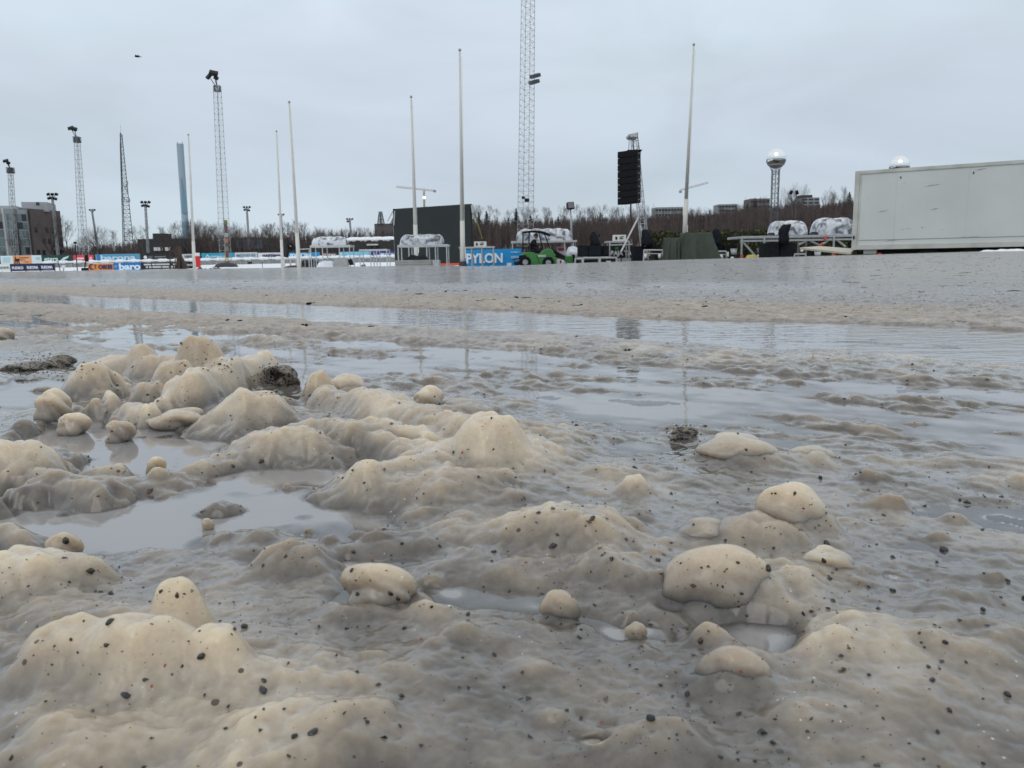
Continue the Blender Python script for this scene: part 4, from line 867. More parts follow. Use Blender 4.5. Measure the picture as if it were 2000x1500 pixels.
# grey bench stack before the screen
Y = 38; o = thing('panel_stack', 'long low stack of grey panels on the snow before the dark screen', 'panel stack', W(815, 522, Y))
for k in range(3):
    y0, y1 = 508 + k * 4.6, 512.2 + k * 4.6; a, c = W(772, y1 + .6, Y), W(844, y1, Y); m = MB(); m.quadbox(a, c, .9, a.z, W(772, y0 + .6, Y).z); m.build('panel', M['board'], o, bevel=.01)
a, c = W(845, 522, Y - .2), W(858, 522, Y - .2); m = MB(); m.quadbox(a, c, .7, a.z, W(850, 508, Y).z); m.build('end_box', M['galv'], o, bevel=.02)
def heap(name, label, cat, px0, px1, yt, yb, Y, m_, seed, sharp=.6, depth=None, group=None):
    a, c = W(px0, yb, Y), W(px1, yb, Y); h = W(px0, yt, Y).z - a.z; L = (c - a).length; dp = depth or L * .6
    U, V = np.meshgrid(np.linspace(0, 1, 40), np.linspace(0, 1, 30)); r = ((2 * U - 1) ** 2 + (2 * V - 1) ** 2)
    z = h * np.clip(1 - np.maximum(np.abs(2 * U - 1), np.abs(2 * V - 1)) ** 3, 0, 1) ** sharp * (1 + .3 * fbm(U * 3 + seed, V * 3, 3))
    x = a.x + L * U; y = a.y + dp * V
    o = grid_object(name, x, y, a.z - .03 + z, m_); tag(o, label, cat, group); return o
heap('black_tarp', 'crumpled black tarpaulin lying on the grey panel stack', 'tarpaulin', 791, 836, 497, 508, 38.1, M['blackcloth'], 3, .9)
heap('plastic_bag', 'crumpled white plastic sheeting in the snow under the leftmost deck', 'plastic sheeting', 618, 652, 510, 524, 48, M['sheet'], 5)
heap('grey_cover', 'grey covered crate in the snow under the leftmost deck', 'covered crate', 651, 679, 505, 523, 48, mat('grey_fabric', (.30, .30, .30), .8), 8, .3)
heap('black_bag', 'black bag against the right end of the leftmost deck', 'bag', 678, 688, 506, 517, 49, M['blackcloth'], 2, .5, .5)
heap('dark_crates', 'dark green black heap behind the legs of the worker platform', 'covered heap', 582, 620, 508.5, 522, 58, mat('dark_net', (.02, .028, .02), .9), 12, .35)
m = MB(); b = W(576, 523, 53); m.sphere(b, .35, 10, 7, 2.2, 1, .5); o = m.build('earth_clod', M['rust'], None, True); tag(o, 'dark earth piled round the foot of the flagpole beside the worker', 'earth clod', 'dark clods of earth on the snow')

# ------------------------------------------------------------------ people
def figure(label, joints, edges, radii, head, m_, base, hair=(.02, .015, .012)):
    me = bpy.data.meshes.new('person'); me.from_pydata([tuple(j) for j in joints], edges, []); me.materials.append(m_)
    o = bpy.data.objects.new('person', me); COL.objects.link(o)
    sk = o.modifiers.new('skin', 'SKIN'); sk.use_smooth_shade = True
    for i, r_ in enumerate(radii): me.skin_vertices[0].data[i].radius = (r_, r_)
    me.skin_vertices[0].data[0].use_root = True
    ss = o.modifiers.new('sub', 'SUBSURF'); ss.levels = 1; ss.render_levels = 1
    tag(o, label, 'person')
    h, hr = head
    m = MB(); m.sphere(h, hr, 16, 12, .82, .98, 1.15); m.sphere(h + Vector((0, -hr, -.01)), .018, 8, 6, 1, 1, 1.3)   # face with nose
    for sx_ in (-1, 1): m.sphere(h + Vector((sx_ * hr * .82, 0, -.01)), .028, 8, 6, .5, .8, 1.2)
    m.build('head', M['skin'], o, True)
    m = MB(); m.sphere(h + Vector((0, .025, .035)), hr * 1.08, 16, 10, .86, .98, 1.05); m.build('knit_cap', M['cloth'], o, True)
    return o
def hand(o, c, direction, r=.011):
    d = Vector(direction).normalized(); s_ = d.orthogonal().normalized(); m = MB()
    m.sphere(c, .042, 10, 8, 1, .6, 1.1)
    for k, L in enumerate((.072, .082, .078, .062)):
        p = c + s_ * (.022 * (k - 1.5)) + d * .03; q = p + d * L * .55; m.tube(p, q, r * .9, r * .85, 6); m.tube(q, q + (d + Vector((0, 0, -.8))).normalized() * L * .5, r * .85, r * .7, 6)
    p = c + s_ * -.04; m.tube(p, p + (d * .6 - s_).normalized() * .055, r, r * .75, 6)
    m.build('hand', M['skin'], o, True)
# worker bending over on the low deck: side view leaning right
Y = 56.4; s = Y / F
def P(px, py, dy=0): return W(px, py, Y + dy)
J = [P(561.5, 484), P(560.5, 478), P(560, 471), P(561, 465.5), P(562, 463),        # pelvis, waist, chest, shoulders, neck
     P(560.5, 493, -.12), P(558.5, 500, -.1), P(560, 502.8, -.22),                   # left leg
     P(562.5, 493, .14), P(561, 501, .16), P(563, 502.8, .05),                        # right leg
     P(559.5, 466.5, -.2), P(561, 474, -.27), P(566.5, 480, -.22),                   # near arm reaching forward
     P(562.5, 466.5, .18), P(565, 474, .22), P(568, 480, .15)]
E = [(0,1),(1,2),(2,3),(3,4),(0,5),(5,6),(6,7),(0,8),(8,9),(9,10),(3,11),(11,12),(12,13),(3,14),(14,15),(15,16)]
Rr = [.17,.16,.19,.15,.07,.10,.07,.055,.10,.07,.055,.08,.06,.045,.08,.06,.045]
w_ = figure('person in black work clothes leaning forward on the low deck', J, E, Rr, (P(563, 462) + Vector((.0, 0, .06)), .115), M['cloth'], J[0])
hand(w_, J[13], (1, 0, -.5)); hand(w_, J[16], (1, 0, -.5))
# bag the worker handles
m = MB(); c = P(569, 482); m.sphere(c, .26, 14, 10, .8, .7, 1.0); o = m.build('black_sack', M['blackcloth'], None, True)
for v in o.data.vertices: v.co += Vector((random.uniform(-1, 1), 0, random.uniform(-1, 1))) * .03
tag(o, 'black sack held in front of the bending worker', 'sack')
c = W(577, 484, 56.4); m = MB(); m.box((c.x - .28, c.y - .2, c.z - .12), (c.x + .24, c.y + .25, c.z + .1)); o = m.build('black_case', M['black'], None, bevel=.02); tag(o, 'small black case on the rail beside the worker', 'case')

# ------------------------------------------------------------------ green articulated loader
Y = 40; s = Y / F
def Q(px, py, dy=0): return W(px, py, Y + dy)
o = thing('mini_loader', 'green compact loader with black canopy driving towards the right', 'loader', Q(1050, 520, .5))
WD = 1.15
def profile(name, pts, m_, y0=0, y1=WD, bev=.03):
    mb = MB(); mb.prism([Q(x, y, y0) for x, y in pts], (0, y1 - y0, 0)); return mb.build(name, m_, o, bevel=bev)
rear = profile('rear_hood', [(1018,498),(1023,493.5),(1034,491.5),(1044,493.5),(1051,499),(1053.5,508),(1050,518),(1033,519),(1028,506),(1017,505)], M['green'])
profile('engine_grille', [(1014,499),(1027,497.5),(1030,505),(1029,516),(1015,516.5)], M['black'], -.02, WD + .02)
profile('counterweight', [(1003,513),(1015,509),(1015,518),(1004,518)], M['dark'], .1, WD - .1)
m = MB()
for p, q in (((1001, 507), (1015, 504)), ((1005, 510), (1005, 518))): m.tube(Q(*p, .3), Q(*q, .3), .03, n=6)
m.build('tow_bracket', M['dark'], o)
front = profile('front_body', [(1047,500),(1056,493),(1063,487.5),(1072,485),(1079,488),(1083,496),(1087,508),(1085,519),(1056,519.5),(1051,510)], M['green'])
profile('side_panel', [(1062,507),(1068,502),(1078,502),(1081,510),(1070,514)], M['black'], -.025, .05, .01)
profile('floor_plate', [(1026,490),(1056,489),(1054,495),(1028,496)], M['black'], .05, WD - .05)
profile('cable_plate', [(1087,506.5),(1102,508),(1101,516.5),(1086,517)], M['white'], .2, .5)
m = MB(); m.prism([Q(1093.5,508.5,.18), Q(1096.5,508.5,.18), Q(1096,514,.18), Q(1094,514,.18)], (0, -.02, 0)); m.build('hazard_mark', M['black'], o)
lettering('avant', 1051, 1066, 501.8, 497.0, Y - .03, M['white'], o, .03)
arm = profile('boom', [(1075,486),(1080,485),(1092,493),(1104,499.5),(1118,503),(1122,511),(1116,513),(1104,510),(1092,503),(1080,493)], M['dark'], .4, .68, .02)
profile('boom_tip', [(1104,500),(1118,500),(1122,512),(1112,514),(1103,508)], M['green'], .36, .72, .02)
m = MB(); m.tube(Q(1084, 500, .54), Q(1108, 508, .54), .05, n=8); m.tube(Q(1076, 487, .4), Q(1100, 502, .34), .025, n=6); m.build('hydraulic_ram', M['black'], arm)
profile('quick_hitch', [(1119,497),(1123,497),(1124,513),(1120,513)], M['black'], .1, 1.0)
for cx, cy, dy in ((1026, 512, -.12), (1071, 513, -.12), (1026, 512, WD - .1), (1071, 513, WD - .1)):
    c = Q(cx, cy, dy); m = MB(); m.tube(c, c + Vector((0, .24, 0)), .30, .30, 24); wv = m.build('wheel', M['black'], o, bevel=.04)
    m = MB(); m.tube(c + Vector((0, -.012, 0)), c + Vector((0, .252, 0)), .14, .14, 16); m.build('rim', M['galv'], wv)
# canopy: curved roof on four posts
U, V = np.meshgrid(np.linspace(0, 1, 14), np.linspace(0, 1, 6)); tp = [Q(1018, 454.5, 0), Q(1076, 457, 0)]
m = MB(); pts = [Q(1018.5,455), Q(1022,452), Q(1035,450.3), Q(1052,450.3), Q(1063,452.2), Q(1073,456.5), Q(1076.5,459.5), Q(1073,460), Q(1062,455.6), Q(1050,453.4), Q(1034,453), Q(1022,454.8)]
m.prism(pts, (0, WD, 0)); cano = m.build('canopy', M['black'], o, bevel=.02)
for dy in (.04, WD - .06):
    for pts in ([(1021.5,453),(1021,492)], [(1033.5,452.5),(1033,492)], [(1061,454),(1066,463),(1070,474),(1073.5,486)], [(1052,453.5),(1056,470),(1061,488)]):
        m = MB()
        for k in range(len(pts) - 1): m.tube(Q(*pts[k], dy), Q(*pts[k + 1], dy), .032, n=8)
        m.build('roof_post', M['black'], o)
profile('seat', [(1035,476),(1038,474),(1041,489),(1053,488),(1053,491),(1036,492)], M['black'], .35, .8)
m = MB(); m.tube(Q(1058, 489, .57), Q(1055, 481, .57), .03, n=6); m.sphere(Q(1055, 480.5, .57), .15, 16, 6, 1, 1, .12); m.build('steering_wheel', M['black'], o)
c = Q(1046, 466, .57)
J = [Q(1041.5, 487, .57), Q(1041.5, 481, .57), Q(1042.5, 474.5, .57), Q(1044, 469.5, .57), Q(1045, 466.8, .57),
     Q(1052, 486.5, .42), Q(1056, 495, .42), Q(1059, 496, .42), Q(1052, 486.5, .72), Q(1056, 495, .72), Q(1059, 496, .72),
     Q(1043, 470.5, .36), Q(1045, 478.5, .34), Q(1053, 481, .46), Q(1043, 470.5, .78), Q(1045, 478.5, .80), Q(1053, 481, .68)]
w2 = figure('person in black sitting at the wheel of the green loader', J, [(0,1),(1,2),(2,3),(3,4),(0,5),(5,6),(6,7),(0,8),(8,9),(9,10),(3,11),(11,12),(12,13),(3,14),(14,15),(15,16)],
            [.17,.17,.20,.15,.07,.10,.07,.055,.10,.07,.055,.08,.06,.045,.08,.06,.045], (Q(1047, 461.8, .57), .115), M['cloth'], J[0])
hand(w2, J[13], (1, 0, -.2)); hand(w2, J[16], (1, 0, -.2))
m = MB(); c = W(1119, 495, 43); m.sphere(c, .38, 14, 10, 1, .9, 1.0); o = m.build('plastic_sack', M['sheet'], None, True); tag(o, 'big translucent plastic sack behind the loader arm', 'sack')
for v in o.data.vertices: v.co += Vector((random.uniform(-1, 1), random.uniform(-1, 1), random.uniform(-1, 1))) * .04

# ------------------------------------------------------------------ sound equipment right of the loader
def blackbox(name, label, cat, px0, px1, yt, yb, Y, depth=.6, group=None, m_='black'):
    a, c = W(px0, yb, Y), W(px1, yb, Y); zt = W(px0, yt, Y).z
    o = thing(name, label, cat, a, group); m = MB(); m.quadbox(a, c, depth, a.z, zt); m.build('cabinet', M[m_], o, bevel=.015)
    n_ = Vector((0, -.012, 0)); e = (c - a) * .06; m = MB(); m.quadbox(a + n_ + e, c + n_ - e, .02, a.z + (zt - a.z) * .1, zt - (zt - a.z) * .1); m.build('grille', M['blackcloth'], o); return o
def rack_frame(label, px0, px1, yt, yb, Y, depth=.7, inner=None, group='silver stands in front of the speakers'):
    o = thing('stand', label, 'stand', W(px0, yb, Y), group)
    for dy in (0, depth):
        for px in (px0, px1): m = MB(); m.tube(W(px - (1.2 if px == px0 else -1.2), yb, Y + dy), W(px, yt, Y + dy), .035, n=8); m.build('leg', M['alu'], o)
    m = MB()
    for dy in (0, depth): m.tube(W(px0, yt, Y + dy), W(px1, yt, Y + dy), .035, n=8)
    for px in (px0, px1): m.tube(W(px, yt, Y), W(px, yt, Y + depth), .035, n=8)
    if inner: m.tube(W(px0, inner, Y), W(px1, inner, Y), .025, n=8)
    m.build('rail', M['alu'], o); return o
sg = 'black loudspeaker cabinets on the low stands'
blackbox('speaker_cabinet', 'left black speaker cabinet under the covered moving light', 'loudspeaker', 1130, 1149, 479, 501.5, 36, .7, sg)
blackbox('speaker_cabinet', 'second black speaker cabinet, right of the left one on the same stand', 'loudspeaker', 1149.6, 1175, 479, 501.5, 36, .7, sg)
blackbox('speaker_cabinet', 'third black speaker cabinet with tiny green light beside the small deck', 'loudspeaker', 1176, 1189.5, 480, 501, 36.3, .7, sg)
for i, (p0, p1, yy) in enumerate(((1124, 1137, 505), (1140, 1170, 503.5), (1173, 1204, 503))):
    f = rack_frame(('short silver stand at the tip of the loader arm', 'silver stand under the two left speaker cabinets', 'silver stand under the speaker beside the small deck')[i], p0, p1, yy, 517 - i * .6, 35.6, .7)
    a, c = W(p0 + 2, 517, 35.9), W(p1 - 2, 517, 35.9); m = MB(); m.quadbox(a, c, .5, a.z, W(p0, yy + 3, 35.9).z); m.build('case', M['black'], f)
    if i == 2: q0, q1 = W(1184, 512, 35.8), W(1193, 512, 35.8); m = MB(); m.quadbox(q0, q1, .05, W(1184, 513, 35.8).z, W(1184, 509.5, 35.8).z); m.build('case_label', M['white'], f)
def covered_light(label, px, yb, Y, pts, seed):
    """a moving head lamp under a loose black cover: lathe-like folds around an outline"""
    b = W(px, yb, Y); n = 22; rows = []
    for (off, py, hw) in pts:
        c = W(px + off, py, Y); ring = []
        for i in range(n):
            t = 2 * math.pi * i / n; f = 1 + .14 * math.sin(t * 5 + seed + py * .4) + .06 * math.sin(t * 9 + seed)
            ring.append(c + Vector((hw * Y / F * f * math.cos(t), hw * Y / F * .8 * f * math.sin(t), .02 * math.sin(t * 3 + seed))))
        rows.append(ring)
    m = MB(); vs = [v for r_ in rows for v in r_]; fs = [(j*n+i, j*n+(i+1) % n, (j+1)*n+(i+1) % n, (j+1)*n+i) for j in range(len(rows)-1) for i in range(n)]
    fs += [tuple(range((len(rows)-1)*n, len(rows)*n)), tuple(range(n))[::-1]]
    m.add(vs, fs); o = m.build('covered_light', M['blackcloth'], None, True); tag(o, label, 'covered stage light', 'stage lights under black covers'); return o
covered_light('hunched black-covered stage light on the two left speaker cabinets', 1160, 479, 36.2, [(2,479,10),(2,473,8.5),(0,466,8),(-1,460,6.5),(-1,455,4),(-1,452.5,1.2)], 1)
m = MB(); m.sphere(W(1170.5, 459.5, 36.2), .05, 10, 8); m.tube(W(1170, 460, 36.2), W(1165, 468, 36.2), .02, n=5); o = m.build('small_knob_lamp', M['black'], None, True); tag(o, 'small black ball on a stalk beside the hunched covered light', 'lamp')
covered_light('black-covered stage light at the foot of the leaning truss', 1265, 481, 36, [(0,481,11),(-1,472,11),(-1,464,10),(-3,456,8.5),(-5,450,6),(-6,447.5,2.5)], 2)
covered_light('black-covered stage light right of the green tarpaulins', 1399, 478, 36, [(1,478,8),(1,470,7),(1,462,6.5),(1,455,7),(0,449,6),(-1,446.5,2)], 3)
covered_light('black-covered stage light in front of the right plastic rolls', 1529, 475, 33, [(2,476,10),(2,466,9),(1,456,9),(3,448,10),(7,441,8),(9,438.5,6)], 4)
for i, (p0, p1, y0, y1, lab) in enumerate(((1237, 1257, 481, 510, 'tall black speaker cabinet right of the small deck'), (1258, 1282, 481, 488, 'flat black speaker cabinet above the open silver stand'), (1283, 1302, 483, 510, 'black speaker cabinet left of the green tarpaulins'),
       (1393, 1412, 478, 489, 'flat black cabinet right of the green tarpaulins'), (1413, 1436, 479, 498, 'black cabinet between the tarpaulins and the scaffold'),
       (1492, 1522, 475, 505, 'left tall black speaker cabinet under the scaffold deck'), (1523, 1552, 474, 505, 'right tall black speaker cabinet under the scaffold deck'))):
    blackbox('speaker_cabinet', lab, 'loudspeaker', p0, p1, y0, y1, 36.2 if p0 < 1490 else 33.2, .7, sg)
f = rack_frame('open silver stand with two white lamps below the leaning truss', 1258, 1294, 488.5, 512, 35, .8, 495.5)
for px in (1260.5, 1288.5): m = MB(); m.sphere(W(px, 500, 35), .10, 12, 8, .8, .8, 1.2); m.build('lamp', M['white'], f, True)
f = rack_frame('small silver stand right of the green tarpaulins', 1396, 1418, 491, 510, 35, .8, 497)
m = MB(); m.sphere(W(1408, 502, 35), .11, 12, 8); m.build('lamp', M['sheet'], f, True)
rack_frame('low silver stand in front of the right tall speaker cabinet', 1552.5, 1573, 496.5, 504, 32.5, .5)
def pail(label, px, yt, yb, w, Y):
    b, t = W(px, yb, Y), W(px, yt, Y); r_ = w * Y / F / 2; o = thing('bucket', label, 'bucket', b, 'white tubs under the stage')
    m = MB(); m.tube(b, t, r_ * .85, r_, 20); m.build('tub', M['sheet'], o, True); m = MB(); m.tube(t - Vector((0, 0, .02)), t + Vector((0, 0, .01)), r_ * 1.06, r_ * 1.06, 20); m.build('lid', M['white'], o)
pail('white tub beside the small stand right of the tarpaulins', 1433, 486, 497, 13, 36)
pail('white tub left of the tall speaker cabinets under the deck', 1485.5, 485, 494, 13, 37)
pail('pale tub under the ramp board', 1597, 492, 500, 12, 34)
for px, lab in ((1430, 'small white ball in front of the black cabinet'), (1566, 'small white ball beside the tall speaker cabinets')):
    m = MB(); m.sphere(W(px, 504 if px < 1500 else 490, 34), .07, 10, 8, 1.1, 1, .9); tag(m.build('cable_ball', M['white'], None, True), lab, 'ball')
m = MB(); m.box(tuple(W(1420, 501, 34.8)), tuple(W(1422.5, 492, 34.9) + Vector((0, .05, 0)))); tag(m.build('white_bracket', M['white'], None, bevel=.005), 'thin white bracket between the small stand and the white tub', 'bracket')
o = heap('yellow_cable', 'coil of yellow hose lying under the scaffold diagonal', 'hose coil', 1459, 1482, 497, 505, 33.5, M['yellow'], 7, .8)
heap('white_bundle', 'crumpled white sheet left of the tall speaker cabinets', 'sheet', 1477, 1493, 496, 505, 34, M['sheet'], 9, .8)
# green tarpaulins
def draped(label, px0, px1, yt, bx0, bx1, yb, Y, depth, seed):
    n, rows = 96, 26; t0, t1 = W(px0, yt, Y), W(px1, yt, Y); b0, b1 = W(bx0, yb, Y), W(bx1, yb, Y)
    m = MB(); vs = []
    for j in range(rows + 1):
        v = j / rows; x0, x1 = t0.x + (b0.x - t0.x) * v**1.3, t1.x + (b1.x - t1.x) * v**1.3; z = t0.z + (b0.z - .05 - t0.z) * v
        y0, y1 = Y - .28 * v, Y + depth + .28 * v
        for i in range(n):
            u = 4 * i / n; k = int(u); f = u - k
            c4 = [(x0, y0), (x1, y0), (x1, y1), (x0, y1)]; p, q = c4[k % 4], c4[(k + 1) % 4]
            x, y = p[0] + (q[0] - p[0]) * f, p[1] + (q[1] - p[1]) * f
            cx, cy = (x0 + x1) / 2, (y0 + y1) / 2; w = .10 * v * math.sin(i * .62 + seed + math.sin(i * .2) * 2) + .05 * v * math.sin(i * 1.3 + v * 2 + seed)
            d = Vector((x - cx, y - cy)).normalized(); vs.append((x + d.x * w, y + d.y * w, z - .04 * math.sin(f * math.pi) * (1 - v) + .012 * math.sin(i * .9 + j * .8)))
    fs = [(j*n+i, (j+1)*n+i, (j+1)*n+(i+1) % n, j*n+(i+1) % n) for j in range(rows) for i in range(n)] + [tuple(range(n))]
    m.add(vs, fs); o = m.build('green_tarpaulin', M['tarp'], None, True); tag(o, label, 'tarpaulin', 'green tarpaulins over stage gear'); return o
draped('smaller left green tarpaulin draped over gear', 1305, 1339, 463.5, 1299, 1343, 509, 34.5, 1.0, 0)
draped('bigger right green tarpaulin draped to the ground over gear', 1340, 1390, 453.5, 1334, 1407, 508.5, 34.0, 1.2, 2.3)

# ------------------------------------------------------------------ flown speaker array on its leaning tower
Y = 37; s = Y / F
o = thing('truss_tower', 'leaning aluminium truss tower holding up the speaker array', 'truss tower', W(1266, 505, Y + .8))
m = MB(); m.lattice(W(1261, 500, Y + .8), W(1238, 264, Y + .8), 13 * s, 11 * s, 22, .8 * s, .4 * s); m.build('truss', M['alu'], o)
m = MB(); m.prism([W(1228, 262, Y + .3), W(1247, 258, Y + .3), W(1246, 268, Y + .3), (W(1233, 268, Y + .3)), W(1229, 266, Y + .3)], (0, .9, 0)); m.build('top_plate', M['alu'], o, bevel=.01)
m = MB(); m.tube(W(1229, 263, Y), W(1228, 292, Y), .014, n=5); m.tube(W(1237, 266, Y), W(1238, 292, Y), .02, n=5); m.tube(W(1245, 262, Y), W(1249, 292, Y), .014, n=5); m.build('hoist_chain', M['galvd'], o)
m = MB(); m.tube(W(1247, 424, Y - .3), W(1213, 492, Y - 1.0), .045, n=8); m.build('outrigger', M['alu'], o)
m = MB(); m.tube(W(1250, 440, Y + .3), W(1266, 508, Y + .2), .05, n=8); m.build('outrigger', M['alu'], o)
o = thing('speaker_array', 'tall column of flown black loudspeakers hanging above the stage gear', 'loudspeaker array', W(1230, 398, Y), None)
yt0, yt1, h = 296.0, 293.0, 13.2
for k in range(8):
    a, c = W(1206, 296 + (k + 1) * 13.05, Y), W(1244, 292.5 + (k + 1) * 13.05, Y - .05); zb0, zt0 = a.z, W(1206, 296 + k * 13.05 + .7, Y).z
    m = MB(); e = W(1251.5, 293 + (k + 1) * 13.0, Y + .6)
    bx = lambda zo: None
    dz = .10
    vs = [(a.x, a.y, zb0), (c.x, c.y, zb0 + dz), (e.x, e.y, zb0 + dz * 1.15), (a.x + .5, a.y + .7, zb0 + .05)]; hh = zt0 - zb0
    m.add(vs + [(v[0], v[1], v[2] + hh) for v in vs], [(0,3,2,1),(4,5,6,7),(0,1,5,4),(1,2,6,5),(2,3,7,6),(3,0,4,7)])
    cb = m.build('cabinet', M['black'], o, bevel=.012)
    m = MB(); q = W(1247.5, 299 + k * 13, Y + .22); m.sphere(q, .035, 8, 6, 1.5, .6, .8); m.build('latch', M['galv'], cb)
m = MB(); m.quadbox(W(1226, 292, Y + .2), W(1254, 290.5, Y + .2), .3, W(1240, 293.5, Y).z, W(1240, 291, Y).z); m.build('flying_frame', M['black'], o)
m = MB(); pp = [(1232, 398), (1232, 420), (1235, 440), (1237.5, 455), (1238, 486)]
for k in range(4): m.tube(W(*pp[k], Y), W(*pp[k + 1], Y), .04, n=6)
m.build('cable_loom', mat('dark_red_cable', (.05, .012, .015), .5), o)

# ------------------------------------------------------------------ long scaffold stage at the right
Y = 35; s = Y / F
a, c = W(1447, 461, Y), W(1672, 459, Y)
o = thing('scaffold_stage', 'long aluminium scaffold platform left of the white trailer', 'stage scaffold', W(1450, 506, Y))
zt = W(1447, 461.5, Y).z; z2 = W(1447, 470.5, Y).z
m = MB(); m.quadbox(a, c, 2.2, zt - .11, zt); m.build('deck', M['alu'], o, bevel=.01)
m = MB(); m.quadbox(a + Vector((0, .03, 0)), c + Vector((0, .03, 0)), .06, z2 - .05, z2 + .03); m.build('lower_rail', M['alu'], o)
for px, dy in ((1449, 0), (1493, .0), (1575, 1.5), (1629, 0), (1449, 2.1), (1629, 2.1), (1560, 2.1)):
    m = MB(); q = W(px, 461, Y + dy); m.tube((q.x, q.y, zt - .1), (q.x, q.y, W(px, 506, Y).z), .045, n=8); m.build('post', M['alu'], o)
for p, q in (((1452, 474), (1476, 501)), ((1582, 470), (1602, 480)), ((1625, 464), (1602, 480)), ((1634, 468), (1651, 482)), ((1560, 478), (1575, 470))):
    m = MB(); m.tube(W(*p, Y + .1), W(*q, Y + .1), .05, n=8); m.build('brace', M['alu'], o)
for p, q in (((1607, 475), (1601, 480)), ((1615, 461), (1611, 468)), ((1449, 497), (1449, 505)), ((1629, 493), (1629, 505))):
    m = MB(); m.tube(W(*p, Y - .06), W(*q, Y - .06), .055, n=8); m.build('red_tape', M['orange'], o)
wrapped_roll('short plastic-wrapped box on the scaffold behind the covered light', 1515, 1579, 430.5, 459, 36, 13, 1.3, 2)
wrapped_roll('plastic-wrapped box on the scaffold beside the trailer', 1600, 1672, 425, 458, 36, 17, 1.3, 2)
# ramp board
o = thing('ramp_board', 'pale plywood ramp board sloping from the back of the trailer', 'ramp', W(1620, 492, 28))
m = MB(); p = [W(1562, 483.5, 29.5), W(1600, 480.5, 31), W(1668, 485.5, 28.2), W(1663, 492.5, 26.6), W(1655, 493.0, 26.6)]; m.prism(p, (0, 0, -.07)); m.build('board', M['beige'], o, bevel=.006)
m = MB(); m.tube(W(1640, 489, 28), W(1640, 500, 28), .04, n=8); m.build('prop', M['orange'], o)

# ------------------------------------------------------------------ mirrored balls on dark lattice towers
def ball(label, px, py, r_px, Y, base, tw):
    s = Y / F; c = W(px, py, Y); b = W(*base, Y); o = thing('mirror_ball_tower', label, 'mirrored ball', b, 'mirrored balls on lattice towers')
    m = MB(); m.sphere(c, r_px * s, 40, 24); m.build('ball', M['silver'], o, True)
    top = c - Vector((0, 0, r_px * s * 1.05)); m = MB(); m.lattice(b, top, tw * s, tw * s * 1.02, 16, .75 * s, .38 * s); m.tube(b, top, .7 * s, .7 * s, 6); m.build('tower', M['galvd'], o)
    m = MB(); m.tube(top - Vector((0, 0, 6 * s)), c - Vector((0, 0, r_px * s * .62)), 6 * s, 12.5 * s, 12, caps=False); k = m.build('cradle', M['galv'], o); 
    k.modifiers.new('wire', 'WIREFRAME').thickness = .7 * s
    m = MB(); m.tube(c - Vector((0, 0, r_px * s * .66)), c - Vector((0, 0, r_px * s * .58)), 15 * s, 15 * s, 24); m.build('collar', M['galv'], o)
ball('mirrored steel ball on a dark lattice tower behind the scaffold', 1516, 310, 18.5, 56, (1510, 480), 12)
ball('mirrored steel ball peeping over the roof of the white trailer', 1757, 324, 18.5, 54, (1757, 480), 12)

# ------------------------------------------------------------------ white box trailer
L0 = W(1664, 488, 26.6); L1 = W(2000, 488, 24.0); dirv = (L1 - L0).to_2d().normalized(); LEN = 13.6
zt, zb = W(1668, 334.5, 26.6).z, W(1665, 488.0, 26.6).z
end = L0.to_2d() + dirv * LEN
o = thing('box_trailer', 'grubby white box trailer filling the right edge', 'trailer', (L0.x, L0.y, zb - .9))
M_TR = mat('trailer_paint', (.60, .62, .60), .45, var=.07, scale=.5, coat=.1)
tn, tl = M_TR.node_tree.nodes, M_TR.node_tree.links
tcn = [x for x in tn if x.type == 'TEX_COORD'][0]; mpn = tn.new('ShaderNodeMapping'); mpn.inputs['Scale'].default_value = (1.0, 1, 6.5); tl.new(tcn.outputs['Object'], mpn.inputs[0])
nzn = tn.new('ShaderNodeTexNoise'); nzn.inputs['Scale'].default_value = 1.5; nzn.inputs['Detail'].default_value = 5; nzn.inputs['Roughness'].default_value = .6; tl.new(mpn.outputs[0], nzn.inputs['Vector'])
rr = tn.new('ShaderNodeValToRGB'); rr.color_ramp.elements[0].position = .27; rr.color_ramp.elements[0].color = (.45, .43, .40, 1); rr.color_ramp.elements[1].position = .335; rr.color_ramp.elements[1].color = (1, 1, 1, 1); tl.new(nzn.outputs['Fac'], rr.inputs[0])
mm = tn.new('ShaderNodeMix'); mm.data_type = 'RGBA'; mm.blend_type = 'MULTIPLY'; mm.inputs['Factor'].default_value = 1
old = tn['Principled BSDF'].inputs['Base Color'].links[0].from_socket; tl.new(old, mm.inputs['A']); tl.new(rr.outputs[0], mm.inputs['B']); tl.new(mm.outputs['Result'], tn['Principled BSDF'].inputs['Base Color'])
M_TRIM = mat('trailer_trim', (.52, .53, .49), .5, var=.15, scale=2)
a2 = L0.to_2d(); m = MB(); m.quadbox(a2 + dirv * .05, end, 2.5, zb + .02, zt - .02); m.build('box_body', M_TR, o)
nrm = Vector((dirv.y, -dirv.x))
def strip(u0, u1, z0, z1, out, name, m_):
    m = MB(); p, q = a2 + dirv * u0 + nrm * out, a2 + dirv * u1 + nrm * out; m.quadbox(p, q, out + .01, z0, z1); return m.build(name, m_, o, bevel=.006)
strip(-.02, .13, zb, zt, .035, 'corner_post', M_TRIM); strip(.132, .20, zb + .08, zt - .10, .012, 'edge_frame', M_TRIM)
strip(.13, LEN, zt - .11, zt, .03, 'top_rail', M_TRIM); strip(.13, LEN, zb, zb + .16, .03, 'bottom_rail', M_TRIM)
strip(.13, LEN, zb + .30, zb + .325, .008, 'lower_seam', mat('seam_grey', (.30, .30, .27), .6))
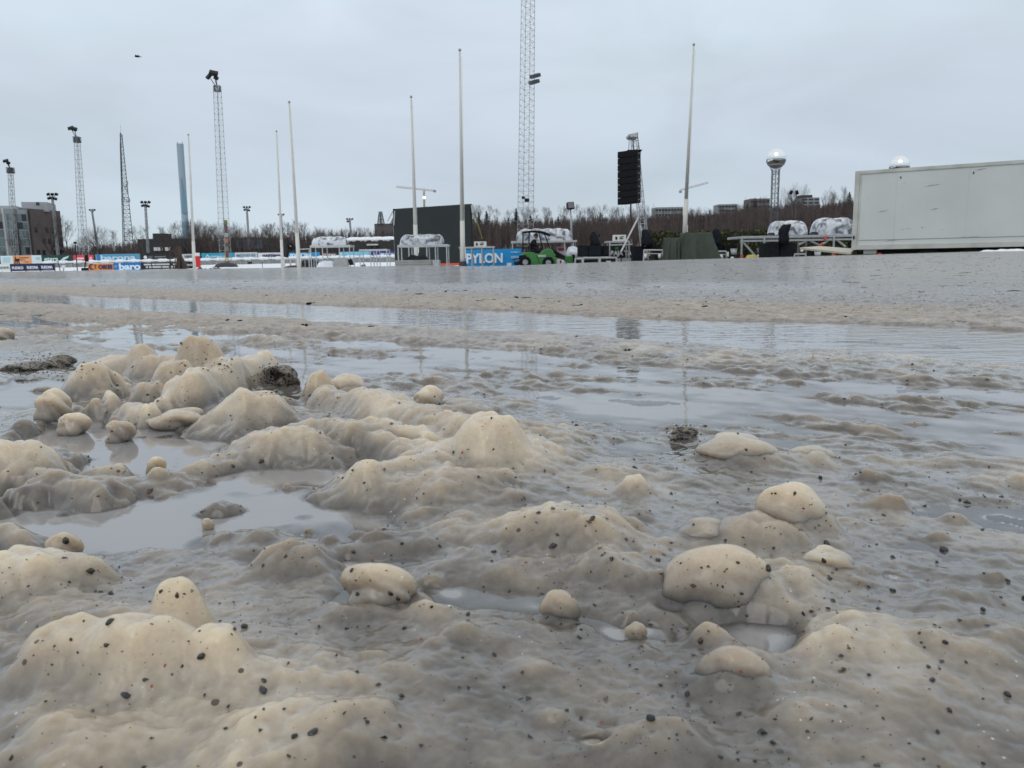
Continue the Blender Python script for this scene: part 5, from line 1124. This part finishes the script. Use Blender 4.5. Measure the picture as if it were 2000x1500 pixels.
for u in (1.25, 3.3, 5.1, 7.2, 9.3, 11.4): strip(u, u + .012, zb + .16, zt - .17, .004, 'panel_seam', M_TRIM); strip(u + .1, u + .13, zt - .33, zt - .26, .02, 'hook', M['dark'])
strip(.02, .07, zb + .36, zb + .47, .06, 'latch', M['black'])
M_SC = mat('scuff', (.33, .335, .31), .7, var=.4, scale=9)
for u0, u1, zf in ((.75, 1.05, .50), (2.1, 2.5, .80), (3.45, 3.75, .96), (1.0, 1.5, .115), (2.9, 3.7, .13), (2.3, 2.5, .50), (2.05, 2.13, .27)):
    p, q = a2 + dirv * u0 + nrm * .004, a2 + dirv * u1 + nrm * .004; z = zb + (zt - zb) * zf * .96; pts = []
    for k in range(12): t = 2 * math.pi * k / 12; r_ = 1 + .3 * math.sin(k * 2.3); pts.append(Vector(((p.x + q.x) / 2 + dirv.x * math.cos(t) * (u1 - u0) / 2 * r_, (p.y + q.y) / 2 + dirv.y * math.cos(t) * (u1 - u0) / 2 * r_, z + .012 * math.sin(t) * r_ + .02 * math.cos(t))))
    m = MB(); m.prism(pts, (nrm.x * .002, nrm.y * .002, 0)); m.build('scuff_mark', M_SC, o)
m = MB(); p, q = a2 + dirv * .4 - nrm * .35, end - nrm * .35; m.quadbox(p, q, 1.8, zb - .28, zb - .002); m.build('chassis', M['black'], o)
m = MB(); p, q = a2 + dirv * .35 - nrm * .1, a2 + dirv * .75 - nrm * .1; m.quadbox(p, q, 2.3, zb - .14, zb - .002); m.build('rear_bumper', M_TRIM, o)
m = MB(); q = a2 + dirv * .85; m.box((q.x - .06, q.y - .06, zb - .22), (q.x + .06, q.y, zb - .12)); m.build('marker_light', M['red'], o, bevel=.01)
for u in (2.3, 3.5, 4.7):
    for k_ in (.08, 2.0):
        q = a2 + dirv * u - nrm * k_; n3 = Vector((nrm.x, nrm.y, 0)); c = Vector((q.x, q.y, zb - .50)); m = MB(); m.tube(c, c - n3 * .34, .49, .49, 30); wv = m.build('wheel', M['black'], o, bevel=.05)
        m = MB(); m.tube(c + n3 * .015, c - n3 * .3, .27, .27, 20); m.build('rim', M['galv'], wv)

for p0, p1, y0, y1, lb in ((1925, 1962, 486.5, 492, 'small heap of pale snow below the trailer floor'), (1950, 2030, 484.5, 491, 'bigger heap of pale snow at the right edge below the trailer')):
    heap('snow_heap', lb, 'snow heap', p0, p1, y0, y1, 19.0, M['roofsnow'], p0 * .1, 1.2, .5)
# ------------------------------------------------------------------ hedge
Y = 47
hx0, hx1 = W(1262, 480, Y).x, W(1700, 480, Y).x; hz0, hz1 = -.9, W(1400, 450.5, Y).z
rng_ = np.random.RandomState(5)
vs, fs = [], []
N = 26000
X = rng_.uniform(hx0, hx1, N); Yv = Y + rng_.uniform(0, 1.3, N); top = hz1 + .16 * fbm(X * .8, X * 0 + 1, 3) + .06 * fbm(X * 5, X * 0, 2); Z = hz0 + (top - hz0) * rng_.uniform(0, 1, N) ** .75
Yv = Yv + .25 * fbm(X * .9, Z * 1.2, 3)
def leaf_mesh(name, X, Y_, Z, size, m_, parent=None, aspect=.6, up=0.0):
    n = len(X); a = rng_.normal(size=(n, 3)); a[:, 2] = np.abs(a[:, 2]) * (1 + up); a /= np.linalg.norm(a, axis=1)[:, None]; b = rng_.normal(size=(n, 3)); b = np.cross(a, b); b /= np.linalg.norm(b, axis=1)[:, None]
    c = np.stack([X, Y_, Z], 1); s_ = (size * rng_.uniform(.6, 1.4, n))[:, None]
    v = np.stack([c - a * s_ * .5, c + b * s_ * aspect * .5, c + a * s_ * .5, c - b * s_ * aspect * .5], 1).reshape(-1, 3)
    me = bpy.data.meshes.new(name); me.vertices.add(4 * n); me.vertices.foreach_set('co', v.astype(np.float32).ravel()); me.loops.add(4 * n); me.loops.foreach_set('vertex_index', np.arange(4 * n, dtype=np.int32))
    me.polygons.add(n); me.polygons.foreach_set('loop_start', np.arange(0, 4 * n, 4, dtype=np.int32)); me.polygons.foreach_set('loop_total', np.full(n, 4, dtype=np.int32)); me.update(calc_edges=True); me.materials.append(m_)
    o = bpy.data.objects.new(name, me); COL.objects.link(o); attach(o, parent); return o
hd = thing('hedge', 'long clipped dark olive hedge behind the stage gear', 'hedge', (hx0, Y, hz0))
leaf_mesh('foliage', X, Yv, Z, .16, M['hedge'], hd)
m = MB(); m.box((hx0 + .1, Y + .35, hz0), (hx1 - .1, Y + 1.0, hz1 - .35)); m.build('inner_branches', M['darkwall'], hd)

# ------------------------------------------------------------------ bare trees, conifers, birch wood
def grow(rs, h, spread=.5, lv=5, bushy=False, thick=1.0):
    """segments (p, q, r0, r1) of a leafless tree of height about h"""
    segs = []
    def rec(p, d, L, r, k):
        q = p; n = 2
        for j_ in range(n):
            d2 = (d + Vector((rs.uniform(-.12, .12), rs.uniform(-.12, .12), .10))).normalized(); q2 = q + d2 * (L / n); segs.append((q, q2, r, r * .86)); q, d, r = q2, d2, r * .86
            if j_ == 0 and k > 0:
                a = rs.uniform(0, 2 * math.pi); w = Vector((math.cos(a), math.sin(a), 0)); rec(q, (d * .75 + w * .65).normalized(), L * rs.uniform(.5, .75), r * .5, k - 1)
        if k == 0: return
        nb = 2
        for i in range(nb):
            a = rs.uniform(0, 2 * math.pi); sp_ = spread * rs.uniform(.55, 1.2); w = Vector((math.cos(a), math.sin(a), 0)); d3 = (d * math.cos(sp_) + w * math.sin(sp_) + Vector((0, 0, .08))).normalized()
            rec(q, d3, L * rs.uniform(.62, .84), r * .62, k - 1)
    if bushy:
        for i in range(7): a = rs.uniform(0, 6.28); rec(Vector((0, 0, .1)), Vector((math.cos(a) * .55, math.sin(a) * .55, 1)).normalized(), h * .30, h * .012 * thick, lv - 1)
    else: rec(Vector((0, 0, 0)), Vector((0, 0, 1)), h * .26, h * .018 * thick, lv)
    return segs
def seg_mesh(name, segs, m_, n=3, rmin=.0):
    m = MB()
    for p, q, r0, r1 in segs: m.tube(p, q, max(r0, rmin), max(r1, rmin * .7), n, caps=False)
    me = bpy.data.meshes.new(name); me.from_pydata(m.v, [], m.f); me.materials.append(m_); return me
protos = []
for k in range(5):
    rs = random.Random(40 + k); sg_ = grow(rs, 1.0, (.38, .45, .30, .42, .34)[k], 6, k == 1 or k == 3)
    thick = [x for x in sg_ if x[2] > .0045]; thin = [x for x in sg_ if x[2] <= .0045]
    zmax = max(q.z for _, q, _, _ in sg_)
    protos.append((seg_mesh('trunk', thick, M['bark'], 5), seg_mesh('crown', thin, M['twig'], 3, .0011), zmax))
def bare_tree(px, ytop, ybase, Y, k, label, group='bare trees behind the board wall', wide=1.0):
    b = W(px, ybase, Y); t = W(px, ytop, Y); h = (t.z - b.z) / protos[k][2]
    o = thing('bare_tree', label, 'tree', (b.x, b.y, b.z), group); o.scale = (h * wide, h * wide, h); o.rotation_euler.z = random.uniform(0, 6.28)
    for nm, me in (('trunk', protos[k][0]), ('crown', protos[k][1])):
        c = bpy.data.objects.new(nm, me); COL.objects.link(c); c.parent = o
    return o
TREES = [(100, 408, 505, 150, 1, 'dense leafless tree in front of the brick block', 1.0), (133, 424, 503, 190, 0, 'pale leafless tree right of the brick block', 1.0), (165, 455, 500, 160, 3, 'low leafless bush-like tree under the second lattice mast', 1.2),
 (196, 438, 503, 140, 1, 'round-crowned leafless tree above the pale blue banner', 1.25), (222, 447, 500, 170, 4, 'thin leafless tree between the round-crowned one and the radio tower', .9), (258, 444, 500, 180, 2, 'leafless tree just right of the radio tower', .9),
 (281, 436, 497, 170, 0, 'leafless tree behind the dark shed, below the floodlight cluster', 1.3), (316, 440, 495, 175, 4, 'leafless tree left of the blue chimney', 1.2), (340, 432, 495, 180, 2, 'leafless tree under the left edge of the blue chimney', 1.0),
 (30, 452, 505, 150, 3, 'small leafless tree before the glazed front', 1.0), (60, 448, 505, 165, 4, 'slim leafless tree at the corner of the brick block', .8), (152, 470, 500, 150, 3, 'short leafless shrub tree left of the second lattice mast', 1.0)]
for px, yt, yb, Y, k, lab, wd in TREES: bare_tree(px, yt, yb, Y, k, lab, wide=wd)
rsq = random.Random(3)
prev = None
for i, px in enumerate(range(366, 770, 13)):
    top = np.interp(px, [366, 395, 440, 455, 470, 490, 520, 540, 560, 590, 620, 640, 700, 770], [428, 428, 437, 432, 440, 440, 436, 432, 434, 431, 438, 446, 442, 450]) + rsq.uniform(-4, 6)
    bare_tree(px + rsq.uniform(-4, 4), top, 496, rsq.uniform(150, 200), rsq.choice((0, 2, 4, 1)), 'leafless tree in the long row between the blue chimney and the dark screen', 'leafless tree row behind the banners', rsq.uniform(.9, 1.3))
# undergrowth and far wood: one mass, nobody could count it
def skyline(px): return -3.5 + np.interp(px, [-200, 0, 130, 200, 300, 380, 470, 620, 700, 770, 930, 960, 1000, 1050, 1100, 1140, 1200, 1260, 1300, 1400, 1450, 1500, 1560, 1620, 1660, 1760, 2300],
                                       [470, 470, 472, 470, 456, 442, 444, 438, 440, 442, 410, 409, 412, 414, 410, 408, 406, 408, 413, 412, 397, 391, 398, 392, 388, 386, 384])
def wood_mesh():
    rs = np.random.RandomState(9); P0 = []; P1 = []; WDT = []
    NT = 15000
    pxs_ = rs.uniform(-150, 2250, NT); Ys = 200 + 240 * rs.uniform(0, 1, NT) ** .8
    keep = (pxs_ > 930) | (Ys < 330); pxs_, Ys = pxs_[keep], Ys[keep]
    for px, Y in zip(pxs_, Ys):
        x = (px - 1000) / F * Y; zg = -.6 + float(hill(np.array([x]), np.array([Y]))[0]); sk = W(px, skyline(px), Y).z
        h = (sk - zg) * rs.uniform(.62, .98) if Y > 330 or px < 930 else rs.uniform(6, 10)
        h = min(max(h, 3.5), 15)
        if zg + h > sk + .6: h = max(2.0, sk - zg)
        b = np.array([x, Y, zg]); n = 26
        t = rs.uniform(0, 1, n); lean = rs.normal(0, .03, 2)
        s0 = b + np.stack([lean[0] * h * t, lean[1] * h * t, h * (.05 + .7 * t)], 1)
        ang = rs.uniform(0, 6.28, n); L = h * (.10 + .22 * (1 - t)) * rs.uniform(.6, 1.2, n)
        e = s0 + np.stack([np.cos(ang) * L * .42, np.sin(ang) * L * .42, L * 1.0], 1)
        P0.append(np.vstack([b, s0])); P1.append(np.vstack([b + [lean[0] * h, lean[1] * h, h * .95], e])); WDT.append(np.concatenate([[.16], np.full(n, .075)]))
    P0, P1, w = np.vstack(P0), np.vstack(P1), np.concatenate(WDT); n = len(P0)
    a = rs.uniform(0, 6.28, n); sx_ = np.stack([np.cos(a) * w, np.sin(a) * w * .5, np.zeros(n)], 1)
    # cross-shaped slivers: three sided needles
    sy_ = np.stack([-np.sin(a) * w, np.cos(a) * w, np.zeros(n)], 1)
    v = np.stack([P0 + sx_, P0 - sx_ * .5 + sy_ * .8, P0 - sx_ * .5 - sy_ * .8, P1], 1).reshape(-1, 3)
    i = np.arange(n) * 4; f = np.stack([np.stack([i, i + 1, i + 3], 1), np.stack([i + 1, i + 2, i + 3], 1), np.stack([i + 2, i, i + 3], 1)], 1).reshape(-1, 3)
    me = bpy.data.meshes.new('birch_wood'); me.vertices.add(len(v)); me.vertices.foreach_set('co', v.astype(np.float32).ravel()); me.loops.add(f.size); me.loops.foreach_set('vertex_index', f.astype(np.int32).ravel())
    me.polygons.add(len(f)); me.polygons.foreach_set('loop_start', np.arange(0, f.size, 3, dtype=np.int32)); me.polygons.foreach_set('loop_total', np.full(len(f), 3, dtype=np.int32)); me.update(calc_edges=True)
    me.materials.append(M['wood']); o = bpy.data.objects.new('birch_wood', me); COL.objects.link(o); o['kind'] = 'stuff'; o['label'] = 'far reddish brown leafless birch wood on the rising ground'; return o
wood_mesh()
# conifers standing out of the wood
def conifer_mesh(seed):
    rs = random.Random(seed); m = MB(); n = 16
    for j in range(n):
        z = .12 + .86 * j / n; r_ = .20 * (1 - j / n) ** .8 + .012
        for k in range(11):
            a = rs.uniform(0, 6.28); L = r_ * rs.uniform(.55, 1.25); c = Vector((0, 0, z + rs.uniform(0, .05))); e = c + Vector((math.cos(a) * L, math.sin(a) * L, -.35 * L)); sd_ = Vector((-math.sin(a), math.cos(a), 0)) * L * .28
            m.add([c, c * .4 + e * .6 + sd_ + Vector((0, 0, .0)), e, c * .4 + e * .6 - sd_, c * .4 + e * .6 - Vector((0, 0, .035))], [(0, 1, 2), (0, 2, 3), (0, 4, 1), (1, 4, 2), (2, 4, 3), (3, 4, 0)])
    me = bpy.data.meshes.new('crown'); me.from_pydata([tuple(v) for v in m.v], [], m.f); me.materials.append(M['conifer']); return me
cms = [conifer_mesh(k) for k in range(3)]; tm = MB(); tm.tube((0, 0, 0), (0, 0, .9), .012, .004, 6); tme = bpy.data.meshes.new('trunk'); tme.from_pydata(tm.v, [], tm.f); tme.materials.append(M['bark'])
CON = [(935, 412), (942, 408), (950, 405), (965, 405), (993, 414), (1000, 411), (1008, 404), (1026, 414), (1036, 413), (1050, 405), (1090, 411), (1164, 408), (1173, 413), (1213, 410), (1259, 402), (1352, 403), (1460, 384), (1468, 382), (1475, 385), (1490, 384), (1660, 368), (1655, 374), (1640, 381), (1480, 386), (1386, 408), (1664, 360)]
for i in range(44):
    px = 925 + i * 17 + rsq.uniform(-7, 7)
    if 1500 < px < 1530 or 1560 < px < 1606: continue
    bare_tree(px, float(skyline(px)) - rsq.uniform(-3, 9), float(skyline(px)) + 34, rsq.uniform(335, 420), rsq.choice((0, 1, 2, 3, 4)), 'small round-topped leafless tree among many on the wooded skyline', 'bare trees on the hill skyline', rsq.uniform(.9, 1.35))
for i, (px, yt) in enumerate(CON[::2]):
    Y = rsq.uniform(330, 400); t = W(px, yt, Y); h = rsq.uniform(9, 13); t.z -= 1.2 * (i % 3); o = thing('conifer', 'dark green conifer rising out of the birch wood skyline', 'tree', (t.x, t.y, t.z - h), 'dark conifers along the skyline'); o.scale = (h * rsq.uniform(.8, 1.2),) * 2 + (h,)
    for nm, me in (('trunk', tme), ('crown', cms[i % 3])): c = bpy.data.objects.new(nm, me); COL.objects.link(c); c.parent = o
for px, yt, k, lab, wd in ((1557, 355, 1, 'tall pale leafless tree behind the balconied block', .8), (1536, 372, 3, 'leafless tree right of the mirrored ball tower', .7), (1617, 364, 0, 'pale leafless birch left of the trailer top corner', .9), (1643, 361, 4, 'leafless pine-like tree touching the trailer corner', .7), (1628, 372, 2, 'thin leafless birch between the two taller ones by the trailer', .8),
   (1268, 397, 0, 'leafless tree right of the leaning truss tower', .8), (1345, 402, 3, 'leafless tree below the reddish crane', .8), (1010, 405, 2, 'leafless tree left of the tall lattice mast on the hill', .8), (1070, 403, 4, 'leafless tree on the hill right of the tall lattice mast', 1.0), (1135, 402, 0, 'leafless tree on the hill right of the single floodlight', 1.0), (1230, 402, 2, 'leafless tree on the hill behind the speaker cable', 1.0)):
    bare_tree(px, yt, 445, 400, k, lab, 'bare trees on the hill skyline', wd)
# grey stunted fixtures by the right skyline
for px, lab in ((1545, 'left one of two black skyline floodlights right of the mirrored ball'), (1556.5, 'right one of two black skyline floodlights right of the mirrored ball')):
    Y = 160; c = W(px, 376, Y); b = W(px + (3 if px < 1550 else -3), 425, Y); o = thing('lamp_post', lab, 'lamp post', b); m = MB(); m.tube(b, c, .1, .07, 6); m.build('pole', M['galvd'], o)
    Mx = Matrix.Translation(c) @ Euler((R(20), R(20 if px < 1550 else -20), 0)).to_matrix().to_4x4(); m = MB(); m.box((-.28, -.2, -.4), (.28, .2, .4), Mx); m.build('lamp', M['dark'], o, bevel=.04)

# ------------------------------------------------------------------ bird
c = W(268, 110, 60); m = MB()
m.sphere(c, .09, 12, 8, 2.2, .9, .8)
for sgn, tip, mid in ((-1, Vector((-.28, .12, -.02)), Vector((-.12, .1, .13))), (1, Vector((.22, -.1, -.22)), Vector((.12, -.05, .06)))):
    r_ = c; a_, b_ = c + mid, c + tip
    m.add([r_ + Vector((0, -.08, .02)), r_ + Vector((0, .1, .02)), a_ + Vector((0, .09, 0)), a_ + Vector((0, -.09, 0)), b_, r_ + Vector((0, 0, -.03)), a_ + Vector((0, 0, -.03))],
          [(0, 1, 2, 3), (3, 2, 4), (0, 3, 6, 5), (1, 5, 6, 2), (3, 4, 6), (2, 6, 4)])
m.prism([c + Vector((.15, -.05, 0)), c + Vector((.30, -.08, -.02)), c + Vector((.30, .08, -.02)), c + Vector((.15, .05, 0))], (0, 0, -.02))
o = m.build('bird', M['black'], None); tag(o, 'small dark bird flying with bent wings in the empty sky', 'bird')

# ------------------------------------------------------------------ grit: stones on the slush
stone_me = []
for k in range(5):
    rs = np.random.RandomState(60 + k); m = MB(); m.sphere((0, 0, 0), 1, 10, 7); v = np.array(m.v); d = v / np.linalg.norm(v, axis=1)[:, None]
    f = np.ones(len(v))
    for _ in range(9): n_ = rs.normal(size=3); n_ /= np.linalg.norm(n_); lim = rs.uniform(.55, .85); pr = d @ n_ * f; f = np.where(pr > lim, f * lim / np.maximum(pr, 1e-6), f)
    v = d * f[:, None] * np.array([1, rs.uniform(.6, .85), rs.uniform(.45, .65)]); me = bpy.data.meshes.new('grit_stone'); me.from_pydata([tuple(q) for q in v], [], m.f); stone_me.append(me)
M_G = [mat('black_grit', (.014, .014, .016), .25, var=.4, scale=40, coat=.3), mat('dark_brown_grit', (.05, .032, .024), .35, var=.3), mat('red_granite_grit', (.30, .07, .045), .4, var=.3)]
smes = []
for me in stone_me:
    row = []
    for mt in M_G: q = me.copy(); q.materials.append(mt); row.append(q)
    smes.append(row)
# the ones the photo shows plainly: (x, y, size px)
SP = [(245,1363,26),(513,1351,26),(515,1330,15),(613,1432,28),(576,1441,20),(129,1056,20),(458,1230,14),(177,1122,22),(136,1141,9),(361,1167,8),(763,1159,14),(777,1169,13),(691,1080,12),(591,1092,6),(1157,1016,16),(1080,996,10),(1052,1003,13),(1088,1047,10),
 (1285,1095,13),(1515,964,7),(1552,964,12),(1457,878,8),(1889,983,17),(1770,948,11),(1602,934,12),(1311,965,10),(1634,1113,9),(1744,1155,14),(1715,1190,15),(1627,1173,14),(1585,1196,11),(1920,1191,15),(1968,1358,20),(1697,1320,14),(1813,1303,14),(1835,1307,10),(1854,1391,16),(1343,1357,18),(1271,1407,26),(1509,1453,18),(1355,1025,8),(1126,832,9),(1118,826,7),
 (739,1338,14),(785,1360,16),(718,1413,13),(781,1418,13),(655,1372,11),(697,1314,14),(843,1188,10),(914,1201,13),(965,1280,14),(984,1344,11),(220,906,14),(455,912,10),(510,905,14),(429,713,8),(453,704,6),(354,672,8),(568,1018,9),(441,1425,12),(102,1300,9),(66,1286,6),(233,1108,8),(785,1063,12),(750,1035,12),(860,1070,10),(1290,1340,10),(1230,1300,8),(1970,1140,9),(1955,1168,11),(1922,1122,8),(960,818,9),(886,885,9),(780,788,7),(1240,914,12),(1795,1240,9),(1830,1100,8),(1330,1100,7)]
SR = [(1117,1166,9),(1447,1311,12),(1587,1195,12),(727,1093,9),(296,1219,10),(322,1301,10),(1027,1100,9),(1367,862,8),(1812,1135,10),(297,1345,11),(1175,1412,10),(1455,1067,8),(823,1249,12),(903,885,9)]
dep = bpy.context.evaluated_depsgraph_get(); bpy.context.view_layer.update()
lump_tops = []
from mathutils.bvhtree import BVHTree
vs_, fs_ = [], []
for ob in SC.objects:
    if ob.name.startswith('ice_lump'):
        n0 = len(vs_); vs_ += [tuple(v.co * 200) for v in ob.data.vertices]; fs_ += [[n0 + i for i in p.vertices] for p in ob.data.polygons]
TREE = BVHTree.FromPolygons(vs_, fs_)
_rows, _cols = np.arange(len(ys)), np.arange(len(ts))
def sheet_z(x, y):
    """height of the slush sheet by looking it up in its own grid"""
    r_ = np.interp(y, ys, _rows); c_ = np.interp(x / (y + .5 * np.exp(-y / 1.2) + .02), ts, _cols)
    r0 = np.minimum(r_.astype(int), len(ys) - 2); c0 = np.minimum(c_.astype(int), len(ts) - 2); fr, fc = r_ - r0, c_ - c0
    return (ZZ[r0, c0] * (1 - fc) + ZZ[r0, c0 + 1] * fc) * (1 - fr) + (ZZ[r0 + 1, c0] * (1 - fc) + ZZ[r0 + 1, c0 + 1] * fc) * fr
_yy = np.geomspace(.17, 20, 1500)
def cast(px, py):
    d = ray(px, py); best = None
    x = d.x / d.y * _yy; z = CAMZ + d.z / d.y * _yy; below = np.nonzero(z < sheet_z(x, _yy))[0]
    if len(below):
        k = below[0]; y = float(_yy[k]); p = Vector((d.x / d.y * y, y, 0)); e = .0015 + .002 * y
        q = sheet_z(np.array([p.x, p.x + e, p.x, p.x - e, p.x]), np.array([y, y, y + e, y, y - e])); p.z = float(q[0])
        best = (p, Vector((q[3] - q[1], q[4] - q[2], 2 * e)).normalized())
    hit, nr, _, dist = TREE.ray_cast(Vector((0, 0, CAMZ * 200)), d.normalized(), 3000)
    if hit is not None and (best is None or hit.y / 200 < best[0].y): best = (hit / 200, nr)
    return best if best else (None, None)
def stone(px, py, spx, kind, rs, label, group):
    hit, nr = cast(px, py)
    if hit is None: return
    if nr.z < 0: nr = -nr
    size = spx / 2 * hit.y / F * 1.02
    place(hit, nr, size, kind, rs, label, group)
def place(hit, nr, size, kind, rs, label, group):
    o = bpy.data.objects.new('grit_stone', smes[rs.randrange(5)][kind]); COL.objects.link(o)
    o.location = hit + nr * size * .1; o.rotation_mode = 'QUATERNION'
    o.rotation_quaternion = nr.to_track_quat('Z', 'Y') @ Euler((0, 0, rs.uniform(0, 6.28))).to_quaternion(); o.scale = (size * 1.05,) * 3
    tag(o, label, 'grit stone', group)
LB, LR_ = 'small black grit stone lying on the near slush', 'tiny reddish granite grain on the near slush'
GBk, GRd = 'black grit stones scattered over the slush', 'reddish grains scattered over the slush'
SPECIAL = {0: 'black stone on the low front slope of the double-peaked mound at bottom left', 3: 'largest black stone, on the cream mound at the bottom edge', 4: 'black stone just left of the largest one at the bottom edge', 5: 'black stone set in the pale lump at the left edge of the pool', 38: 'black and red stone on the bottom-centre mound'}
rs = random.Random(21)
for i, (x, y, s_) in enumerate(SP):
    if i in SPECIAL: stone(x, y, s_, 0, rs, SPECIAL[i], None)
    else: stone(x, y, s_, 0, rs, LB, GBk)
for x, y, s_ in SR: stone(x, y, s_ * .8, 2, rs, LR_, GRd)
cnt = 0
while cnt < 140:
    px, py = rs.uniform(-20, 2020), 690 + 830 * rs.random() ** .9
    hit, nr = cast(px, py)
    if hit is None: continue
    if hit.z < .002 and rs.random() < .8: continue
    if perlin(np.array([hit.x * 5]), np.array([hit.y * 5]))[0] < rs.uniform(-.6, .3): continue
    if nr.z < 0: nr = -nr
    place(hit, nr, min(.0026, .0007 * rs.random() ** -.45) * (1 + .5 * hit.y), 0 if rs.random() < .8 else 1, rs, LB, GBk); cnt += 1
# the thousands of finer grains: one object
rr_ = np.random.RandomState(77); base = [np.array([v.co for v in me.vertices]) for me in stone_me]; m = MB(); gv, gf = [], []; n0 = 0
small_v = np.array([(1,0,0),(0,.8,0),(-1,0,0),(0,-.8,0),(0,0,.6),(0,0,-.6)], float); small_f = np.array([(0,1,4),(1,2,4),(2,3,4),(3,0,4),(1,0,5),(2,1,5),(3,2,5),(0,3,5)])
for cx, cy, rx_, ry_, nn_ in ((75, 712, 70, 22, 420), (545, 740, 40, 32, 240), (430, 715, 40, 25, 60), (1330, 850, 28, 16, 90)):
    for _ in range(nn_):
        hit, nr = cast(cx + rr_.normal() * rx_ * .55, cy + rr_.normal() * ry_ * .55)
        if hit is None or hit.y > 2.2: continue
        sz = rr_.choice((.0008, .0012, .0018, .0026)); v = small_v * sz * rr_.uniform(.6, 1.3, 3) + np.array(hit); gv.append(v); gf.append(small_f + n0); n0 += 6
tries = 0; done = 0
while done < 2600 and tries < 30000:
    tries += 1
    px, py = rr_.uniform(-60, 2060), 508 + 992 * rr_.rand() ** 1.6
    hit, nr = cast(px, py)
    if hit is None or (hit.z < .001 and rr_.rand() < .9): continue
    if perlin(np.array([hit.x * 6 + 3]), np.array([hit.y * 6]))[0] < rr_.uniform(-.5, .5): continue
    sz = min(.0013, .00026 * rr_.rand() ** -.55) * (1 + .9 * min(hit.y, 7))
    a = rr_.uniform(0, 6.28); v = (small_v + rr_.normal(0, .22, (6, 3))) * sz * rr_.uniform(.6, 1.3, 3); v = np.stack([v[:, 0] * math.cos(a) - v[:, 1] * math.sin(a), v[:, 0] * math.sin(a) + v[:, 1] * math.cos(a), v[:, 2]], 1) + np.array(hit)
    gv.append(v); gf.append(small_f + n0); n0 += 6; done += 1
done = 0
while done < 900:
    px, py = 700 + 1340 * rr_.rand() ** .7, rr_.uniform(500, 612)
    hit, nr = cast(px, py); done += 1
    if hit is None: continue
    sz = rr_.uniform(.45, 1.1) * hit.y / F * 1.2; v = (small_v + rr_.normal(0, .22, (6, 3))) * sz * np.array([1.3, 1.3, 1]) + np.array(hit); gv.append(v); gf.append(small_f + n0); n0 += 6
gv = np.vstack(gv); gf = np.vstack(gf); me = bpy.data.meshes.new('fine_grit'); me.from_pydata(gv.tolist(), [], gf.tolist()); me.materials.append(M_G[0]); o = bpy.data.objects.new('fine_grit', me); COL.objects.link(o); o['kind'] = 'stuff'; o['label'] = 'fine dark sand grains sprinkled over the slush'
